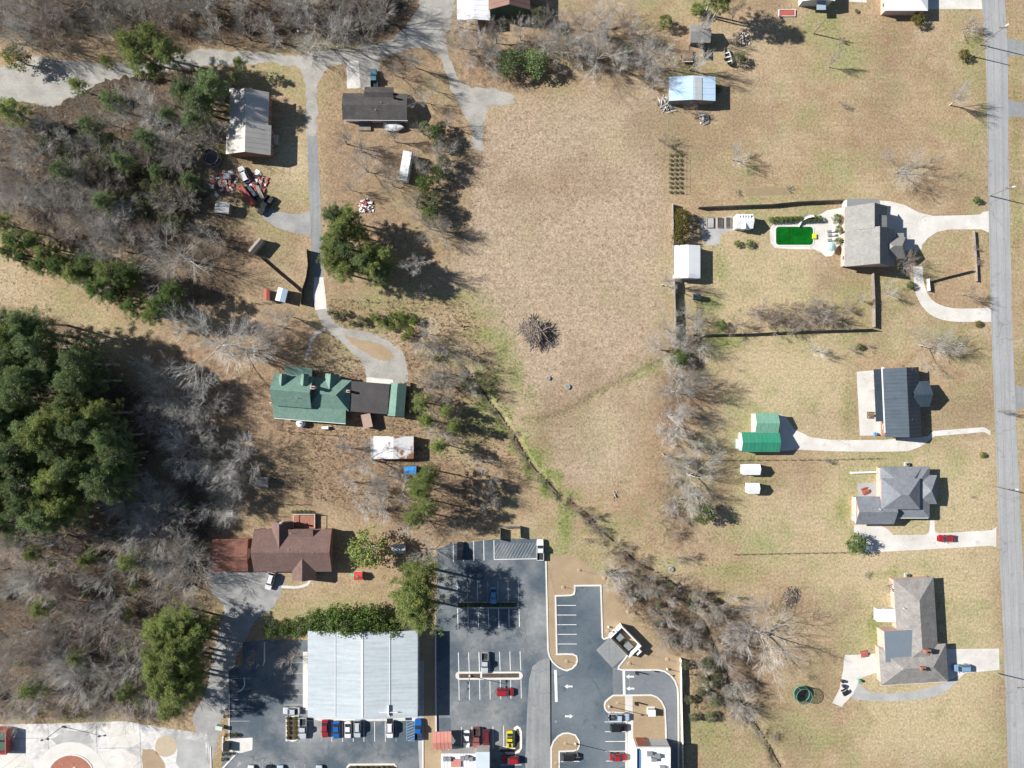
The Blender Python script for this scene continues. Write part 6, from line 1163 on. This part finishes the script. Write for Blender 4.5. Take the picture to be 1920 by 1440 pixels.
scatter([(1380,580),(1600,570),(1600,605),(1380,612)], 14, 17, lambda x, y, r_: sh(x, y, r_.uniform(3.5, 5.5), 1.7, 'purplish bare shrub along the pool garden south fence', 'bare shrubs along the south fence', twigs_r), 29)
for i, (x, y) in enumerate(((880,706),(904,738),(928,770),(955,805),(978,846),(1000,882),(1018,900),(1036,922),(1082,952),(1104,972),(1122,996),(1136,1010),(1160,1030),(1185,1050))): sh(x+rnd.uniform(-9, 9), y+rnd.uniform(-7, 7), rnd.uniform(1.0, 2.2), 2.0, 'low twiggy brush on the creek edge', 'brush along the creek edge', twigs_r)
scatter([(600,575),(690,600),(690,615),(620,600)], 6, 14, lambda x, y, r_: eb(x, y, r_.uniform(1.5, 2.5), 1.4, 'low leafy bush at the loop drive entrance', 'bushes at the loop drive entrance', vine), 30)
for x, y, hh, wd, lb, cr in ((1253,268,4.2,1.5,'plum-red shrub at the field corner',twigs_r),(1300,208,4.2,1.6,'reddish shrub south of the blue shed',twigs_r),(1576,80,2.0,2.0,'small purplish shrub on the north lawn',twigs_r),(1580,197,1.8,2.2,'low twiggy shrub on the east lawn',twigs_r),(1815,50,4.6,1.8,'twiggy shrub in a ring bed by the road',twigs),(1600,655,2.5,1.5,'mauve shrub in the row north of the navy house, west one',twigs),(1632,652,1.8,1.5,'rusty shrub in the row north of the navy house, east one',twigs_r),(1688,690,2.4,1.7,'bare shrub against the navy house north wall',twigs_r),(1550,866,2.2,1.5,'grey shrub on the wire fence',twigs),(1825,932,1.0,1.8,'rust-coloured small shrub on the slate house lawn',twigs_r),(1625,1076,1.6,1.8,'stony rockery shrub west of the tan-grey house',twigs_r),(1665,1100,2.2,1.6,'shrub at the tan-grey house north-west corner',twigs),(1832,465,1.6,1.6,'dark shrub behind the pale rail fence, north one',twigs_r),(1834,490,1.6,1.6,'dark shrub behind the pale rail fence, south one',twigs_r),(1380,360,1.4,2.0,'low shrub in the lawn strip above the pool fence',twigs),(1480,355,1.2,2.6,'low brown shrub in the lawn strip above the pool fence',twigs_r),(1450,1385,2.6,1.6,'rusty shrub at the lower creek mouth',twigs_r),(1425,1375,2.4,1.6,'pinkish shrub at the lower creek bend',twigs_r)): sh(x, y, hh, wd, lb, None, cr)
scatter([(1120,1060),(1330,1110),(1390,1200),(1330,1300),(1200,1150)], 11, 34, lambda x, y, r_: eb(x, y, r_.uniform(2, 3.5), 1.3, 'olive leafy bush in the creek thicket', 'leafy bushes of the creek thicket', vine), 34)
for i in range(27): eb(1257+(i % 3)*9.5, 291+(i//3)*8.6, .8, 1.5, 'low green vine on the trellis rows', 'vines on the trellis', bamboo)
scatter([(1080,930),(1130,975),(1210,1050),(1190,1085),(1110,1030),(1085,980)], 14, 15, lambda x, y, r_: sh(x, y, r_.uniform(1.6, 3.2), 1.9, 'tangled brown scrub on the creek bank above the drive-through', 'brown scrub on the creek bank', twigs_r), 60)
scatter([(60,200),(400,150),(380,300),(330,420),(140,380)], 9, 55, lambda x, y, r_: pt(x, y, r_.uniform(9, 12), 1.3, 'dark pine standing among bare trees of the west wood', 'dark pines of the west wood', pinedark), 61)
scatter([(20,1020),(260,1000),(240,1300),(20,1300)], 7, 70, lambda x, y, r_: pt(x, y, r_.uniform(9, 12), 1.2, 'dark pine standing among bare trees of the south-west wood', 'dark pines of the south-west wood', pineleaf), 62)
# saplings staked in mulch rings
mring = mat('mulch_ring', (.42,.31,.21),(.36,.26,.17),1.0,amt=.15)
for x, y in ((1063,1240),(1056,1101),(1133,1084),(1177,1147.5),(1139,1183),(1180,1244),(1212,1227.5),(1251,1236),(1158,1318),(1060,1394),(1043,1430),(1086,1069)):
    o = thing('sapling', 'staked sapling in a pale mulch ring near the drive-through', 'tree', P(x, y), rnd.uniform(0, 360), 'saplings in mulch rings'); MB().lathe([(.55,.0),(.5,.14),(.01,.18)], 14).build('mulch_ring', mring, o)
    m_ = MB().tube([(0,0,0),(.03,0,1.4),(0,.04,3.0)], .035, 5, .012)
    for i in range(7): a = i*2.4; z = 1.2+i*.22; m_.tube([(0,0,z),(.5*math.cos(a),.5*math.sin(a),z+.5)], .014, 3, .006)
    m_.build('stem', bark, o); MB().tube([(.25,0,0),(.25,0,1.3)], .03, 5).build('stake', woodbrown, o)
# ground cover
def tufts(name, label, n, inside, sz, mt, seed, dens=None):
    r_ = np.random.default_rng(seed); px = r_.uniform(-100, 2020, n); py = r_.uniform(-100, 1540, n); keep = np.zeros(n, bool)
    for p_ in inside: keep |= pip(px, py, p_)
    for p_ in EXCL: keep &= ~pip(px, py, p_)
    if dens is not None:
        ix = np.clip(np.round((px+180)/5).astype(int)+len(far), 0, nx-1); iy = np.clip(np.round((py+180)/5).astype(int)+len(far), 0, ny-1); keep &= r_.random(n) < dens[iy, ix]
    px, py = px[keep], py[keep]; D_ = np.minimum(pdist(px, py, CREEK[0]), pdist(px, py, CREEK[1])); k_ = D_ > 8; px, py = px[k_], py[k_]; m_ = len(px)
    c_ = np.stack([(px-960)*S, (720-py)*S, np.zeros(m_)], -1); s_ = sz*r_.lognormal(0, .35, m_)
    vs_ = []
    for b_ in range(4):
        a = r_.uniform(0, 6.28, m_); ln = r_.uniform(.3, 1.0, m_); base = c_+np.stack([r_.normal(size=m_)*.3*s_, r_.normal(size=m_)*.3*s_, np.zeros(m_)], -1)
        tip = base+np.stack([np.cos(a)*s_*ln, np.sin(a)*s_*ln, s_*r_.uniform(.4, .9, m_)], -1); sd = np.stack([-np.sin(a), np.cos(a), np.zeros(m_)], -1)*(s_*.16)[:, None]
        vs_.append(np.stack([base-sd, base+sd, tip], 1))
    v_ = np.concatenate(vs_).reshape(-1, 3); me = npmesh(name, v_, np.arange(len(v_)).reshape(-1, 3)); o = obj(name, me, mt); tag(o, label, 'grass', kind='stuff')
straw_t = mat('dry_stalks', (.42,.325,.235),(.30,.22,.155),.25,fine=2,amt=.35); green_t = leafmat('green_blades', (.16,.205,.07),(.26,.26,.12)); leaf_t = mat('fallen_leaves', (.26,.17,.115),(.12,.085,.06),.7,fine=3,amt=.4)
FP = [(905,220),(960,190),(1250,150),(1250,700),(1235,900),(1240,1040),(1120,1000),(1060,920),(980,760),(900,560),(830,540),(880,330)]
MEADOW = [(-60,470),(60,520),(250,640),(300,720),(260,740),(180,650),(60,570),(-60,560)]
tufts('dry_grass', 'dry straw-coloured grass tufts of field and meadow', 260000, [FP, MEADOW], .17, straw_t, 40)
tufts('leaf_litter', 'brown fallen leaves and low brush under the woods', 230000, [WOOD_N, WOOD_W, WOOD_P, WOOD_S, [(620,560),(880,560),(1000,900),(830,1010),(660,960),(500,900)], [(1130,1060),(1300,1080),(1420,1170),(1440,1340),(1300,1345),(1290,1230),(1190,1150)]], .30, leaf_t, 41)
ALL = [(-100,-100),(2020,-100),(2020,1540),(-100,1540)]
tufts('green_grass', 'fresh green grass along the creek and in lawn patches', 420000, [ALL], .20, green_t, 42, np.clip(grn-.12, 0, 1)**1.3)
